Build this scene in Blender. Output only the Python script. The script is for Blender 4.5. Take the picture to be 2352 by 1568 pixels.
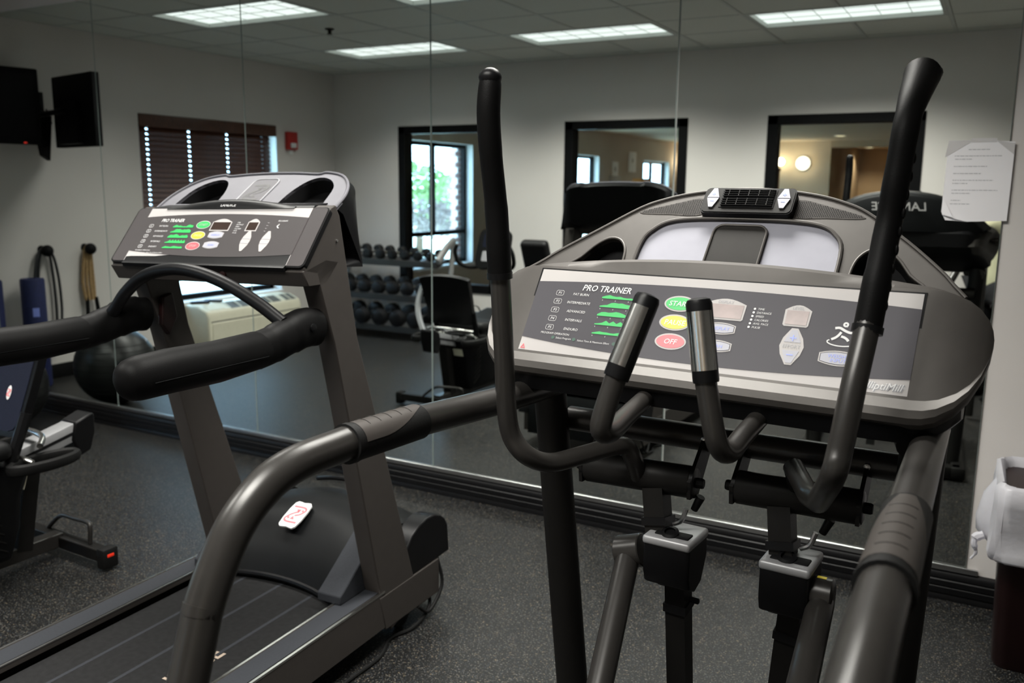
import bpy, bmesh, math, random
from mathutils import Vector as V, Matrix as M, geometry as G
R = math.radians
random.seed(7)
for o in list(bpy.data.objects): bpy.data.objects.remove(o)
SC = bpy.context.scene
COL = SC.collection

# ------------------------------------------------------------------ camera
F_PX = 2013.28
CAM = V((0.0, -3.58, 1.545))
YAW, PIT, ROL = R(28.857), R(9.945), R(0.5486)
_fw = V((-math.sin(YAW)*math.cos(PIT), math.cos(YAW)*math.cos(PIT), -math.sin(PIT)))
_rt = V((math.cos(YAW), math.sin(YAW), 0)); _up = _rt.cross(_fw)
_rt, _up = _rt*math.cos(ROL)+_up*math.sin(ROL), -_rt*math.sin(ROL)+_up*math.cos(ROL)
cd = bpy.data.cameras.new('camera'); cam = bpy.data.objects.new('camera', cd); COL.objects.link(cam)
cd.sensor_width = 36.0; cd.lens = F_PX/2352*36; cd.clip_start = 0.02; cd.clip_end = 200
cam.matrix_world = M(((_rt.x, _up.x, -_fw.x, CAM.x), (_rt.y, _up.y, -_fw.y, CAM.y), (_rt.z, _up.z, -_fw.z, CAM.z), (0, 0, 0, 1)))
cd.dof.use_dof = True; cd.dof.focus_distance = 1.85; cd.dof.aperture_fstop = 4.2
SC.camera = cam

# ------------------------------------------------------------------ light
W = bpy.data.worlds.new('sky'); SC.world = W; W.use_nodes = True
W.node_tree.nodes['Background'].inputs[0].default_value = (0.42, 0.71, 1.0, 1)
W.node_tree.nodes['Background'].inputs[1].default_value = 10.0
LAMP_W = (24.0, 20.0, 52.0, 34.0, 54.0, 52.0)          # the six ceiling troffers, left ones dimmer
LENS_E = 1.1          # troffer diffuser as seen
SC.view_settings.view_transform = 'Standard'; SC.view_settings.look = 'None'
SC.view_settings.exposure = 0.0; SC.view_settings.gamma = 1.0
SC.view_settings.use_curve_mapping = False

# ------------------------------------------------------------------ pixel -> world
def ray(x, y): return _rt*((x-1176)/F_PX)+_up*((784-y)/F_PX)+_fw
def ax(x, y, X): d = ray(x, y); return CAM+d*((X-CAM.x)/d.x)
def ay(x, y, Y): d = ray(x, y); return CAM+d*((Y-CAM.y)/d.y)
def az(x, y, Z): d = ray(x, y); return CAM+d*((Z-CAM.z)/d.z)
def rx(x, y, X): p = ax(x, y, X); return V((p.x, -p.y, p.z))     # seen in the mirror
def ry(x, y, Y): p = ay(x, y, -Y); return V((p.x, -p.y, p.z))
def rz(x, y, Z): p = az(x, y, Z); return V((p.x, -p.y, p.z))

# ------------------------------------------------------------------ materials
def mat(name, col, rough=.5, metal=0., var=.08, vscale=12., bump=0., bscale=300., spec=.5, coat=0., emit=None, es=0., sheen=0.):
    m = bpy.data.materials.new(name); m.use_nodes = True
    nt = m.node_tree; b = nt.nodes['Principled BSDF']; L = nt.links
    tc = nt.nodes.new('ShaderNodeTexCoord')
    n = nt.nodes.new('ShaderNodeTexNoise'); n.inputs['Scale'].default_value = vscale; n.inputs['Detail'].default_value = 4
    L.new(tc.outputs['Object'], n.inputs['Vector'])
    r = nt.nodes.new('ShaderNodeValToRGB')
    c0 = [max(0, c*(1-var)) for c in col]; c1 = [min(1, c*(1+var)) for c in col]
    r.color_ramp.elements[0].position = .3; r.color_ramp.elements[1].position = .7
    r.color_ramp.elements[0].color = (*c0, 1); r.color_ramp.elements[1].color = (*c1, 1)
    L.new(n.outputs['Fac'], r.inputs['Fac']); L.new(r.outputs['Color'], b.inputs['Base Color'])
    b.inputs['Roughness'].default_value = rough; b.inputs['Metallic'].default_value = metal
    b.inputs['Specular IOR Level'].default_value = spec
    b.inputs['Coat Weight'].default_value = coat; b.inputs['Sheen Weight'].default_value = sheen
    if emit: b.inputs['Emission Color'].default_value = (*emit, 1); b.inputs['Emission Strength'].default_value = es
    if bump:
        n2 = nt.nodes.new('ShaderNodeTexNoise'); n2.inputs['Scale'].default_value = bscale; n2.inputs['Detail'].default_value = 3
        L.new(tc.outputs['Object'], n2.inputs['Vector'])
        bp = nt.nodes.new('ShaderNodeBump'); bp.inputs['Strength'].default_value = bump; bp.inputs['Distance'].default_value = .002
        L.new(n2.outputs['Fac'], bp.inputs['Height']); L.new(bp.outputs['Normal'], b.inputs['Normal'])
    return m

def rubber_floor():
    m = mat('rubber_floor', (.013, .013, .013), .42, bump=.25, bscale=420, spec=.20)
    nt = m.node_tree; L = nt.links; b = nt.nodes['Principled BSDF']; tc = nt.nodes['Texture Coordinate']
    base = None
    def layer(scale, lo, hi, col, prev):
        n = nt.nodes.new('ShaderNodeTexNoise'); n.inputs['Scale'].default_value = scale; n.inputs['Detail'].default_value = 2.5
        L.new(tc.outputs['Object'], n.inputs['Vector'])
        r = nt.nodes.new('ShaderNodeValToRGB'); r.color_ramp.elements[0].position = lo; r.color_ramp.elements[1].position = hi
        L.new(n.outputs['Fac'], r.inputs['Fac'])
        mx = nt.nodes.new('ShaderNodeMix'); mx.data_type = 'RGBA'
        L.new(r.outputs['Color'], mx.inputs[0]); mx.inputs[7].default_value = (*col, 1)
        if prev is None: mx.inputs[6].default_value = (.007, .007, .007, 1)
        else: L.new(prev, mx.inputs[6])
        return mx.outputs[2]
    c = layer(170, .60, .64, (.095, .09, .08), None)
    c = layer(230, .63, .67, (.045, .056, .07), c)
    c = layer(110, .66, .69, (.11, .09, .065), c)
    L.new(c, b.inputs['Base Color'])
    return m

def wood(name, c0, c1, rough=.4, scale=(2, 2, 30)):
    m = mat(name, c0, rough)
    nt = m.node_tree; L = nt.links; b = nt.nodes['Principled BSDF']; tc = nt.nodes['Texture Coordinate']
    mp = nt.nodes.new('ShaderNodeMapping'); mp.inputs['Scale'].default_value = scale
    n = nt.nodes.new('ShaderNodeTexNoise'); n.inputs['Scale'].default_value = 6; n.inputs['Detail'].default_value = 6; n.inputs['Distortion'].default_value = .6
    r = nt.nodes.new('ShaderNodeValToRGB'); r.color_ramp.elements[0].position = .35; r.color_ramp.elements[1].position = .7
    r.color_ramp.elements[0].color = (*c0, 1); r.color_ramp.elements[1].color = (*c1, 1)
    L.new(tc.outputs['Object'], mp.inputs[0]); L.new(mp.outputs[0], n.inputs['Vector']); L.new(n.outputs['Fac'], r.inputs['Fac'])
    L.new(r.outputs['Color'], b.inputs['Base Color'])
    return m

def glass(name, tint=(1, 1, 1)):
    m = bpy.data.materials.new(name); m.use_nodes = True; nt = m.node_tree; nt.nodes.clear()
    out = nt.nodes.new('ShaderNodeOutputMaterial'); tr = nt.nodes.new('ShaderNodeBsdfTransparent'); gl = nt.nodes.new('ShaderNodeBsdfGlossy')
    fr = nt.nodes.new('ShaderNodeFresnel'); mx = nt.nodes.new('ShaderNodeMixShader'); n = nt.nodes.new('ShaderNodeTexNoise')
    n.inputs['Scale'].default_value = 3
    rr = nt.nodes.new('ShaderNodeMapRange'); rr.inputs['To Min'].default_value = .0; rr.inputs['To Max'].default_value = .02
    nt.links.new(n.outputs['Fac'], rr.inputs['Value']); nt.links.new(rr.outputs[0], gl.inputs['Roughness'])
    tr.inputs[0].default_value = (*tint, 1); fr.inputs['IOR'].default_value = 1.3
    nt.links.new(fr.outputs[0], mx.inputs[0]); nt.links.new(tr.outputs[0], mx.inputs[1]); nt.links.new(gl.outputs[0], mx.inputs[2]); nt.links.new(mx.outputs[0], out.inputs[0])
    return m

MT = dict(
    wall=mat('wall_paint', (.66, .625, .60), .75, var=.02, vscale=2, bump=.15, bscale=250, spec=.2),
    wall2=mat('lobby_wall_paint', (.58, .44, .30), .8, var=.04, vscale=2, bump=.1),
    cream=mat('lobby_cream_paint', (.66, .56, .42), .8, var=.04, vscale=2, bump=.1),
    tan=mat('window_wall_paint', (.50, .42, .36), .8, var=.04, vscale=2, bump=.1),
    tile=mat('ceiling_tile', (.62, .63, .58), .9, var=.05, vscale=60, bump=.8, bscale=160, spec=.2),
    tee=mat('ceiling_tee', (.50, .52, .49), .6, var=.02),
    white_paint=mat('white_reveal_paint', (.75, .75, .74), .7, var=.02),
    floor=rubber_floor(),
    carpet=mat('lobby_carpet', (.20, .13, .08), .95, var=.3, vscale=40, bump=.6),
    blackframe=mat('black_window_frame', (.004, .004, .0045), .45, var=.1, spec=.12),
    alum=mat('aluminium', (.62, .62, .62), .28, 1.0, var=.05, vscale=30),
    steel=mat('brushed_steel', (.66, .65, .63), .22, 1.0, var=.06, vscale=60),
    satin=mat('satin_aluminium', (.32, .32, .33), .45, .4, var=.04, vscale=40),
    chrome=mat('chrome', (.80, .80, .80), .06, 1.0, var=.02),
    base=mat('black_vinyl_base', (.005, .005, .0055), .40, var=.1, spec=.2),
    frame=mat('pewter_frame_paint', (.023, .0213, .0198), .31, .15, var=.05, vscale=40, bump=.04, bscale=900, spec=.32),
    frame2=mat('dark_frame_paint', (.010, .0095, .009), .45, .1, var=.05, vscale=40, bump=.05, bscale=900, spec=.13),
    taupe=mat('taupe_powder_coat', (.045, .040, .037), .5, .1, var=.04, vscale=30, bump=.08, bscale=1200, spec=.12),
    pewter=mat('pewter_console_plastic', (.068, .0625, .058), .45, .30, var=.05, vscale=25, bump=.08, bscale=1400, spec=.3),
    pewter_l=mat('silver_console_plastic', (.115, .113, .128), .55, .10, var=.04, vscale=25, bump=.05, bscale=1400, spec=.2),
    tray=mat('white_tray_plastic', (.30, .30, .345), .6, var=.02, vscale=40, spec=.15),
    blackp=mat('black_plastic', (.0045, .0045, .005), .38, var=.15, bump=.06, bscale=900, spec=.15),
    blackm=mat('matte_black_plastic', (.006, .006, .0065), .6, var=.15, bump=.2, bscale=700, spec=.12),
    rubber=mat('black_rubber_grip', (.006, .006, .006), .6, var=.15, bump=.25, bscale=600, spec=.15),
    foam=mat('black_foam_grip', (.0035, .0034, .0035), .5, var=.15, bump=.15, bscale=500, spec=.07),
    hood=mat('charcoal_hood_plastic', (.005, .0054, .0058), .45, var=.1, bump=.1, bscale=900, spec=.09),
    pad=mat('black_vinyl_pad', (.006, .006, .0065), .5, var=.15, bump=.2, bscale=300, spec=.2),
    belt=mat('running_belt', (.012, .012, .0125), .72, var=.2, vscale=60, bump=.4, bscale=700, spec=.12),
    tread=mat('rail_tread_tape', (.026, .028, .033), .7, var=.12, vscale=200, bump=.5, bscale=900, spec=.15),
    overlay=mat('overlay_grey', (.070, .067, .076), .5, var=.02, spec=.15),
    overlay_t=mat('overlay_brown_grey', (.055, .049, .050), .5, var=.03, spec=.2),
    overlay_l=mat('overlay_light_grey', (.45, .43, .425), .5, var=.02, spec=.15),
    white=mat('print_white', (.66, .66, .66), .5, var=.01, spec=.2),
    greyprint=mat('print_grey', (.30, .30, .32), .5, var=.01),
    green=mat('print_green', (.02, .42, .09), .45, var=.02),
    teal=mat('print_teal', (.015, .07, .045), .45, var=.02),
    yellow=mat('print_yellow', (.75, .62, .03), .45, var=.02),
    red=mat('print_red', (.80, .10, .12), .45, var=.02),
    blue=mat('print_blue', (.22, .28, .72), .45, var=.02),
    btn=mat('button_grey', (.40, .40, .45), .45, var=.02, spec=.2),
    led=mat('led_window', (.22, .16, .15), .3, var=.2, vscale=30, spec=.4),
    ledk=mat('led_window_dark', (.035, .02, .015), .25, var=.15, vscale=30, spec=.6),
    signred=mat('alarm_red', (.42, .02, .015), .35, var=.05),
    bluefoam=mat('blue_foam', (.008, .014, .075), .7, var=.15, vscale=40, bump=.2),
    bluemesh=mat('blue_mesh_fabric', (.007, .009, .020), .8, var=.3, vscale=300, bump=.8, bscale=420, spec=.15),
    ball=mat('black_ball_vinyl', (.008, .009, .009), .38, var=.1, bump=.05, spec=.3),
    ptac=mat('ivory_plastic', (.66, .63, .50), .45, var=.03, vscale=20),
    ptacg=mat('grille_shadow', (.10, .10, .09), .6),
    slat=wood('walnut_slat', (.045, .016, .008), (.12, .046, .026), .42, (3, 30, 3)),
    rope=mat('tan_rope', (.34, .22, .10), .8, var=.3, vscale=80, bump=.5),
    band=mat('dark_resistance_band', (.015, .017, .020), .5, var=.2),
    hexr=mat('dumbbell_rubber', (.007, .007, .008), .45, var=.2, bump=.2, bscale=400, spec=.25),
    rack=mat('rack_grey_paint', (.34, .34, .34), .35, .2, var=.05),
    rackd=mat('rack_shelf_paint', (.05, .05, .05), .45, .2, var=.05),
    towel=mat('pale_towel', (.62, .63, .66), .9, var=.06, bump=.5, bscale=200),
    bag=None,
    maroon=mat('maroon_bin_plastic', (.012, .004, .004), .4, var=.1, bump=.05, spec=.25),
    paper=mat('paper', (.88, .86, .88), .8, var=.015, vscale=8, spec=.2),
    skin=mat('skin', (.55, .34, .25), .5, var=.06, bump=.1),
    hair=mat('brown_hair', (.03, .018, .010), .6, var=.3, vscale=90, bump=.6),
    shirt=mat('pale_yellow_shirt_cloth', (.62, .60, .40), .85, var=.06, vscale=6, bump=.35, bscale=500, sheen=.2),
    trouser=mat('black_trouser_cloth', (.008, .008, .010), .9, var=.2, bump=.3),
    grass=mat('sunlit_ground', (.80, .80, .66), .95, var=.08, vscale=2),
    leaf=mat('leaf_green', (.30, .44, .20), .7, var=.3, vscale=3, bump=.4),
    leaf2=mat('shrub_leaf', (.34, .29, .28), .8, var=.25, vscale=5),
    bark=mat('bark', (.12, .08, .05), .9, var=.3),
    brick=mat('brick_red', (.50, .32, .29), .85, var=.15, bump=.4),
    orange=mat('orange_shade', (.75, .30, .06), .7, var=.05),
    woodb=wood('reddish_wood', (.16, .05, .02), (.30, .10, .04), .4, (2, 2, 12)),
    lens=mat('troffer_lens', (.8, .8, .8), .6, var=.02, emit=(.93, 1.0, .97), es=LENS_E),
    sconce=mat('sconce_glass', (.8, .75, .6), .5, emit=(1.0, .90, .68), es=3.0),
    can=mat('can_light_lens', (.8, .75, .6), .5, emit=(1.0, .86, .52), es=2.5),
    glass=glass('window_glass'),
)
m = bpy.data.materials.new('mirror_silver'); m.use_nodes = True; b = m.node_tree.nodes['Principled BSDF']
n = m.node_tree.nodes.new('ShaderNodeTexNoise'); n.inputs['Scale'].default_value = 2
rr = m.node_tree.nodes.new('ShaderNodeMapRange'); rr.inputs['To Min'].default_value = 0.0; rr.inputs['To Max'].default_value = .006
m.node_tree.links.new(n.outputs['Fac'], rr.inputs['Value']); m.node_tree.links.new(rr.outputs[0], b.inputs['Roughness'])
b.inputs['Base Color'].default_value = (.84, .885, .86, 1); b.inputs['Metallic'].default_value = 1
MT['mirror'] = m
MT['mirror_edge'] = mat('mirror_edge_glass', (.30, .36, .34), .2, var=.05)
# thin white bin liner: lets some light through
m = mat('bin_liner_film', (.70, .69, .73), .35, var=.05, vscale=20, bump=.5, bscale=60); MT['bag'] = m
nt = m.node_tree; b = nt.nodes['Principled BSDF']; out = nt.nodes['Material Output']
tl = nt.nodes.new('ShaderNodeBsdfTranslucent'); tl.inputs[0].default_value = (.7, .69, .74, 1)
mx = nt.nodes.new('ShaderNodeMixShader'); mx.inputs[0].default_value = .35
nt.links.new(b.outputs[0], mx.inputs[1]); nt.links.new(tl.outputs[0], mx.inputs[2]); nt.links.new(mx.outputs[0], out.inputs[0])

# ------------------------------------------------------------------ mesh building
def catmull(P, k=6, closed=False):
    P = [V(p) for p in P]; out = []; n = len(P)
    rng = range(n if closed else n-1)
    for i in rng:
        p0 = P[(i-1) % n] if closed or i > 0 else P[0]*2-P[1]
        p1, p2 = P[i], P[(i+1) % n]
        p3 = P[(i+2) % n] if closed or i+2 < n else P[-1]*2-P[-2]
        for j in range(k):
            t = j/k
            out.append(.5*((2*p1)+(p2-p0)*t+(2*p0-5*p1+4*p2-p3)*t*t+(3*p1-p0-3*p2+p3)*t**3))
    if not closed: out.append(P[-1].copy())
    return out

def fillet(P, r, k=7):
    P = [V(p) for p in P]; out = [P[0]]
    for i in range(1, len(P)-1):
        a, b_, c = P[i-1], P[i], P[i+1]
        d1 = (a-b_).normalized(); d2 = (c-b_).normalized()
        ang = d1.angle(d2); rad = r[i-1] if isinstance(r, (list, tuple)) else r
        t = min(rad/math.tan(ang/2), (a-b_).length*.49, (c-b_).length*.49)
        rad = t*math.tan(ang/2)
        ctr = b_+(d1+d2).normalized()*(rad/math.sin(ang/2))
        s = (b_+d1*t)-ctr; e = (b_+d2*t)-ctr
        tot = s.angle(e); axis = s.cross(e)
        if axis.length < 1e-9: out.append(b_); continue
        for j in range(k+1): out.append(ctr+M.Rotation(tot*j/k, 3, axis.normalized()) @ s)
    out.append(P[-1]); return out

class MB:
    def __init__(s): s.v = []; s.f = []
    def add(s, vs, fs):
        b = len(s.v); s.v += [V(v) for v in vs]; s.f += [tuple(i+b for i in f) for f in fs]; return s
    def box(s, c, size, rot=None, bev=0., seg=2):
        bm = bmesh.new(); bmesh.ops.create_cube(bm, size=1)
        bmesh.ops.scale(bm, vec=V(size), verts=bm.verts)
        if bev: bmesh.ops.bevel(bm, geom=bm.edges[:], offset=min(bev, min(size)*.49), segments=seg, affect='EDGES', profile=.5)
        c = V(c); vs = [(rot @ v.co if rot else v.co)+c for v in bm.verts]
        bm.verts.index_update(); fs = [[v.index for v in f.verts] for f in bm.faces]; bm.free()
        return s.add(vs, fs)
    def bb(s, a, b, bev=0., seg=2):
        a, b = V(a), V(b); return s.box((a+b)/2, [abs(x) for x in (b-a)], None, bev, seg)
    def tube(s, P, r, n=14, cap=True, closed=False, up=None, sq=1.0, rnd=0.):
        """r: number or list; sq: flattening of the second axis"""
        P = [V(p) for p in P]; N = len(P); T = []
        for i in range(N):
            a = P[(i-1) % N] if closed or i > 0 else P[0]; c = P[(i+1) % N] if closed or i < N-1 else P[-1]
            T.append((c-a).normalized())
        u = V(up) if up else (V((0, 0, 1)) if abs(T[0].z) < .9 else V((1, 0, 0)))
        u = (u-T[0]*u.dot(T[0])).normalized(); vs = []
        for i in range(N):
            if i: 
                q = T[i-1].rotation_difference(T[i]); u = q @ u; u = (u-T[i]*u.dot(T[i])).normalized()
            w = T[i].cross(u); rr = r[i] if isinstance(r, (list, tuple)) else r
            for j in range(n):
                a = 2*math.pi*j/n; vs.append(P[i]+u*(math.cos(a)*rr*sq)+w*(math.sin(a)*rr))
        fs = []
        for i in range(N if closed else N-1):
            k = (i+1) % N
            for j in range(n): fs.append((i*n+j, i*n+(j+1) % n, k*n+(j+1) % n, k*n+j))
        if cap and not closed: fs += [tuple(range(n))[::-1], tuple((N-1)*n+j for j in range(n))]
        return s.add(vs, fs)
    def lathe(s, prof, o, axis=(0, 0, 1), n=24, cap=True):
        o = V(o); T = V(axis).normalized(); u = T.orthogonal().normalized(); w = T.cross(u); vs = []; fs = []
        for (r, h) in prof:
            for j in range(n):
                a = 2*math.pi*j/n; vs.append(o+T*h+u*(math.cos(a)*r)+w*(math.sin(a)*r))
        m_ = len(prof)
        for i in range(m_-1):
            for j in range(n): fs.append((i*n+j, i*n+(j+1) % n, (i+1)*n+(j+1) % n, (i+1)*n+j))
        if cap: fs += [tuple(range(n))[::-1], tuple((m_-1)*n+j for j in range(n))]
        return s.add(vs, fs)
    def ball(s, c, r, n=20, m_=12):
        c = V(c); r = V(r) if hasattr(r, '__len__') else V((r, r, r)); vs = [c+V((0, 0, r.z))]; fs = []
        for i in range(1, m_):
            t = math.pi*i/m_
            for j in range(n): a = 2*math.pi*j/n; vs.append(c+V((r.x*math.sin(t)*math.cos(a), r.y*math.sin(t)*math.sin(a), r.z*math.cos(t))))
        vs.append(c-V((0, 0, r.z)))
        for j in range(n): fs.append((0, 1+j, 1+(j+1) % n))
        for i in range(m_-2):
            for j in range(n): a = 1+i*n+j; b_ = 1+i*n+(j+1) % n; fs.append((a, a+n, b_+n, b_))
        e = len(vs)-1
        for j in range(n): fs.append((e, 1+(m_-2)*n+(j+1) % n, 1+(m_-2)*n+j))
        return s.add(vs, fs)
    def loft(s, secs, closed=True, cap=True):
        n = len(secs[0]); vs = [p for q in secs for p in q]; fs = []
        for i in range(len(secs)-1):
            for j in range(n if closed else n-1):
                fs.append((i*n+j, i*n+(j+1) % n, (i+1)*n+(j+1) % n, (i+1)*n+j))
        if cap and closed: fs += [tuple(range(n))[::-1], tuple((len(secs)-1)*n+j for j in range(n))]
        return s.add(vs, fs)
    def plate(s, outer, holes, Fr, d=0., z=0.):
        """flat plate in frame Fr=(O,U,W,N); d thickness towards -N, z offset along N"""
        O, U, Wv, N = Fr; loops = [outer]+list(holes)
        pl = [[V((p[0], p[1], 0)) for p in l] for l in loops]; flat = [p for l in pl for p in l]
        tris = G.tessellate_polygon(pl); k = len(flat)
        def P(p, h): return O+U*p.x+Wv*p.y+N*h
        vs = [P(p, z) for p in flat]; fs = []
        for t in tris:
            a, b_, c = [flat[i] for i in t]
            fs.append(tuple(t) if (b_-a).cross(c-a).z > 0 else tuple(t)[::-1])
        if d:
            vs += [P(p, z-d) for p in flat]; fs += [tuple(i+k for i in f)[::-1] for f in fs]
            o = 0
            for l in pl:
                n = len(l)
                for j in range(n): fs.append((o+j, o+(j+1) % n, k+o+(j+1) % n, k+o+j))
                o += n
        return s.add(vs, fs)
    def text(s, txt, Fr, pos, size, shear=0., align='LEFT', z=.0006, bold=0., sx=1., mirror=False):
        O, U, Wv, N = Fr
        c = bpy.data.curves.new('t', 'FONT'); c.body = txt; c.size = 1; c.shear = shear; c.align_x = align; c.resolution_u = 2; c.offset = bold
        o = bpy.data.objects.new('t', c); me = o.to_mesh()
        vs = [O+U*(pos[0]+v.co.x*size*sx)+Wv*(pos[1]+v.co.y*size)+N*z for v in me.vertices]
        s.add(vs, [tuple(p.vertices) for p in me.polygons]); o.to_mesh_clear()
        bpy.data.objects.remove(o); bpy.data.curves.remove(c); return s

class Each:
    """same calls as MB, but every piece becomes a part of its own"""
    def __init__(s, name, m, parent): s.a = (name, m, parent)
    def plate(s, *a, **k): obj(s.a[0], MB().plate(*a, **k), s.a[1], s.a[2]); return s
    def text(s, *a, **k): obj(s.a[0], MB().text(*a, **k), s.a[1], s.a[2]); return s
LOC = {}
def mesh_of(name, mb, off, sharp=38):
    me = bpy.data.meshes.new(name); me.from_pydata([v-off for v in mb.v], [], mb.f)
    bm = bmesh.new(); bm.from_mesh(me); bmesh.ops.recalc_face_normals(bm, faces=bm.faces); bm.to_mesh(me); bm.free()
    me.polygons.foreach_set('use_smooth', [True]*len(me.polygons)); me.set_sharp_from_angle(angle=R(sharp)); me.update()
    return me
def obj(name, mb, m, parent=None, sharp=38, bevel=0., label=None, cat=None, group=None, kind=None, flat=False):
    if parent is None:
        xs = [v.x for v in mb.v]; ys = [v.y for v in mb.v]; zs = [v.z for v in mb.v]
        off = V(((min(xs)+max(xs))/2, (min(ys)+max(ys))/2, min(zs)))
    else: off = LOC[parent]
    me = mesh_of(name, mb, off, sharp)
    me.materials.append(MT[m] if isinstance(m, str) else m)
    o = bpy.data.objects.new(name, me); COL.objects.link(o)
    if parent is None: o.location = off
    else: o.parent = parent
    LOC[o] = off
    if bevel:
        bv = o.modifiers.new('bevel', 'BEVEL'); bv.width = bevel; bv.segments = 2; bv.limit_method = 'ANGLE'; bv.angle_limit = R(40); bv.harden_normals = False
    tag(o, label, cat, group, kind); return o
def tag(o, label=None, cat=None, group=None, kind=None):
    if label: o['label'] = label
    if cat: o['category'] = cat
    if group: o['group'] = group
    if kind: o['kind'] = kind
    return o
def thing(name, label, cat, loc=(0, 0, 0), group=None, kind=None):
    o = bpy.data.objects.new(name, None); COL.objects.link(o); o.location = loc; o.empty_display_size = .1; LOC[o] = V(loc)
    return tag(o, label, cat, group, kind)
def dup(root, loc, rotz=0., label=None, scale=1.):
    def cp(o, par):
        c = o.copy(); COL.objects.link(c)
        if par: c.parent = par
        for ch in o.children: cp(ch, c)
        return c
    r = cp(root, None); r.location = loc; r.rotation_euler = (0, 0, rotz); r.scale = (scale,)*3
    if label: r['label'] = label
    return r
def ell(cx, cy, a, b_, n=28, p=2.):
    out = []
    for i in range(n):
        t = 2*math.pi*i/n; c, s_ = math.cos(t), math.sin(t)
        out.append((cx+a*math.copysign(abs(c)**(2/p), c), cy+b_*math.copysign(abs(s_)**(2/p), s_)))
    return out
def rrect(x0, y0, x1, y1, r, k=5):
    out = []
    for (cx, cy, a0) in ((x1-r, y1-r, 0), (x0+r, y1-r, 90), (x0+r, y0+r, 180), (x1-r, y0+r, 270)):
        for j in range(k+1): a = R(a0+90*j/k); out.append((cx+r*math.cos(a), cy+r*math.sin(a)))
    return out
def smooth2(P, k=5, closed=True):
    return [(p.x, p.y) for p in catmull([V((a, b_, 0)) for a, b_ in P], k, closed)]

# ================================================================== the room
XL, XR, YB, ZC = -6.55, 1.9, -4.18, 2.745
WT = .20                                   # outer wall thickness
LY = -20.3                                 # far end of the lobby
ZL = 2.57                                  # lobby ceiling
S = dict(kind='structure')

def wall_x(x0, x1, y0, y1, z0, z1, holes):
    """wall slab between x0..x1 with window holes (ya,yb,za,zb) along y"""
    mb = MB(); ys = y0
    for (a, b_, c, d) in sorted(holes):
        mb.bb((x0, ys, z0), (x1, a, z1)); mb.bb((x0, a, z0), (x1, b_, c)); mb.bb((x0, a, d), (x1, b_, z1)); ys = b_
    mb.bb((x0, ys, z0), (x1, y1, z1)); return mb
def wall_y(y0, y1, x0, x1, z0, z1, holes):
    mb = MB(); xs = x0
    for (a, b_, c, d) in sorted(holes):
        mb.bb((xs, y0, z0), (a, y1, z1)); mb.bb((a, y0, z0), (b_, y1, c)); mb.bb((a, y0, d), (b_, y1, z1)); xs = b_
    mb.bb((xs, y0, z0), (x1, y1, z1)); return mb

WIN_GYM = (-3.28, -1.62, .47, 2.15)
WIN_LOB = [(-7.12, -5.50, .50, 2.13), (-11.55, -9.93, .50, 2.13), (-15.45, -13.85, .50, 2.13)]
OPEN = [(-5.675, -4.46, .46, 2.17), (-3.72, -2.51, .46, 2.17), (-1.81, -.585, .46, 2.17)]

obj('floor', MB().bb((XL, YB, -.06), (XR, .2, 0)), 'floor', **S)
obj('wall_front', MB().bb((XL-WT, .009, -.06), (XR+.12, .15, ZC+.1)), 'wall', **S)
obj('wall_left', wall_x(XL-WT, XL, YB-.12, .009, -.06, ZC+.1, [WIN_GYM]), 'wall', **S)
obj('wall_right', MB().bb((XR, YB-.12, -.06), (XR+.12, .009, ZC+.1)), 'wall', **S)
obj('wall_back', wall_y(YB-.12, YB, XL, XR, -.06, ZC+.1, OPEN), 'wall', **S)

# --- ceiling: tee grid with one lay-in tile per cell
GX, GY = .64, .62
gx0 = -2.99-GX; gy0 = -3.10-GY/2
xs = sorted([gx0+GX*k for k in range(-8, 12) if XL+.05 < gx0+GX*k < XR-.05]); ys = sorted([gy0+GY*k for k in range(-4, 8) if YB+.05 < gy0+GY*k < -.05])
LIGHTS = [(-2.99+3*GX*i, -3.10+3*GY*j) for i in (-1, 0, 1) for j in (0, 1)]
mb = MB().bb((XL, YB, ZC+.06), (XR, 0.0, ZC+.1))
for x in xs:
    y0 = YB
    for ly in sorted(l[1] for l in LIGHTS if abs(l[0]-x) < .05):
        mb.bb((x-.012, y0, ZC-.002), (x+.012, ly-GY/2, ZC+.03)); y0 = ly+GY/2
    mb.bb((x-.012, y0, ZC-.002), (x+.012, 0, ZC+.03))
for y in ys: mb.bb((XL, y-.012, ZC-.001), (XR, y+.012, ZC+.029))
for a, b_ in (((XL, YB), (XL+.022, 0)), ((XR-.022, YB), (XR, 0)), ((XL, YB), (XR, YB+.022)), ((XL, -.022), (XR, 0))):
    mb.bb((*a, ZC-.003), (*b_, ZC+.005))
ceil = obj('ceiling', mb, 'tee', **S)
tile_me = None
ex_, ey_ = [XL]+xs+[XR], [YB]+ys+[0.0]
for i in range(len(ex_)-1):
    for j in range(len(ey_)-1):
        cx, cy = (ex_[i]+ex_[i+1])/2, (ey_[j]+ey_[j+1])/2
        if any(abs(cx-lx) < GX*1.01 and abs(cy-ly) < GY*.51 for lx, ly in LIGHTS): continue
        if tile_me is None:
            tile_me = mesh_of('ceiling_tile', MB().box((0, 0, .009), (1, 1, .015), None, .004, 1), V((0, 0, 0))); tile_me.materials.append(MT['tile'])
        t = bpy.data.objects.new('ceiling_tile', tile_me); COL.objects.link(t); t.parent = ceil
        t.location = V((cx, cy, ZC))-LOC[ceil]; t.scale = (ex_[i+1]-ex_[i]-.028, ey_[j+1]-ey_[j]-.028, 1)

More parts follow.
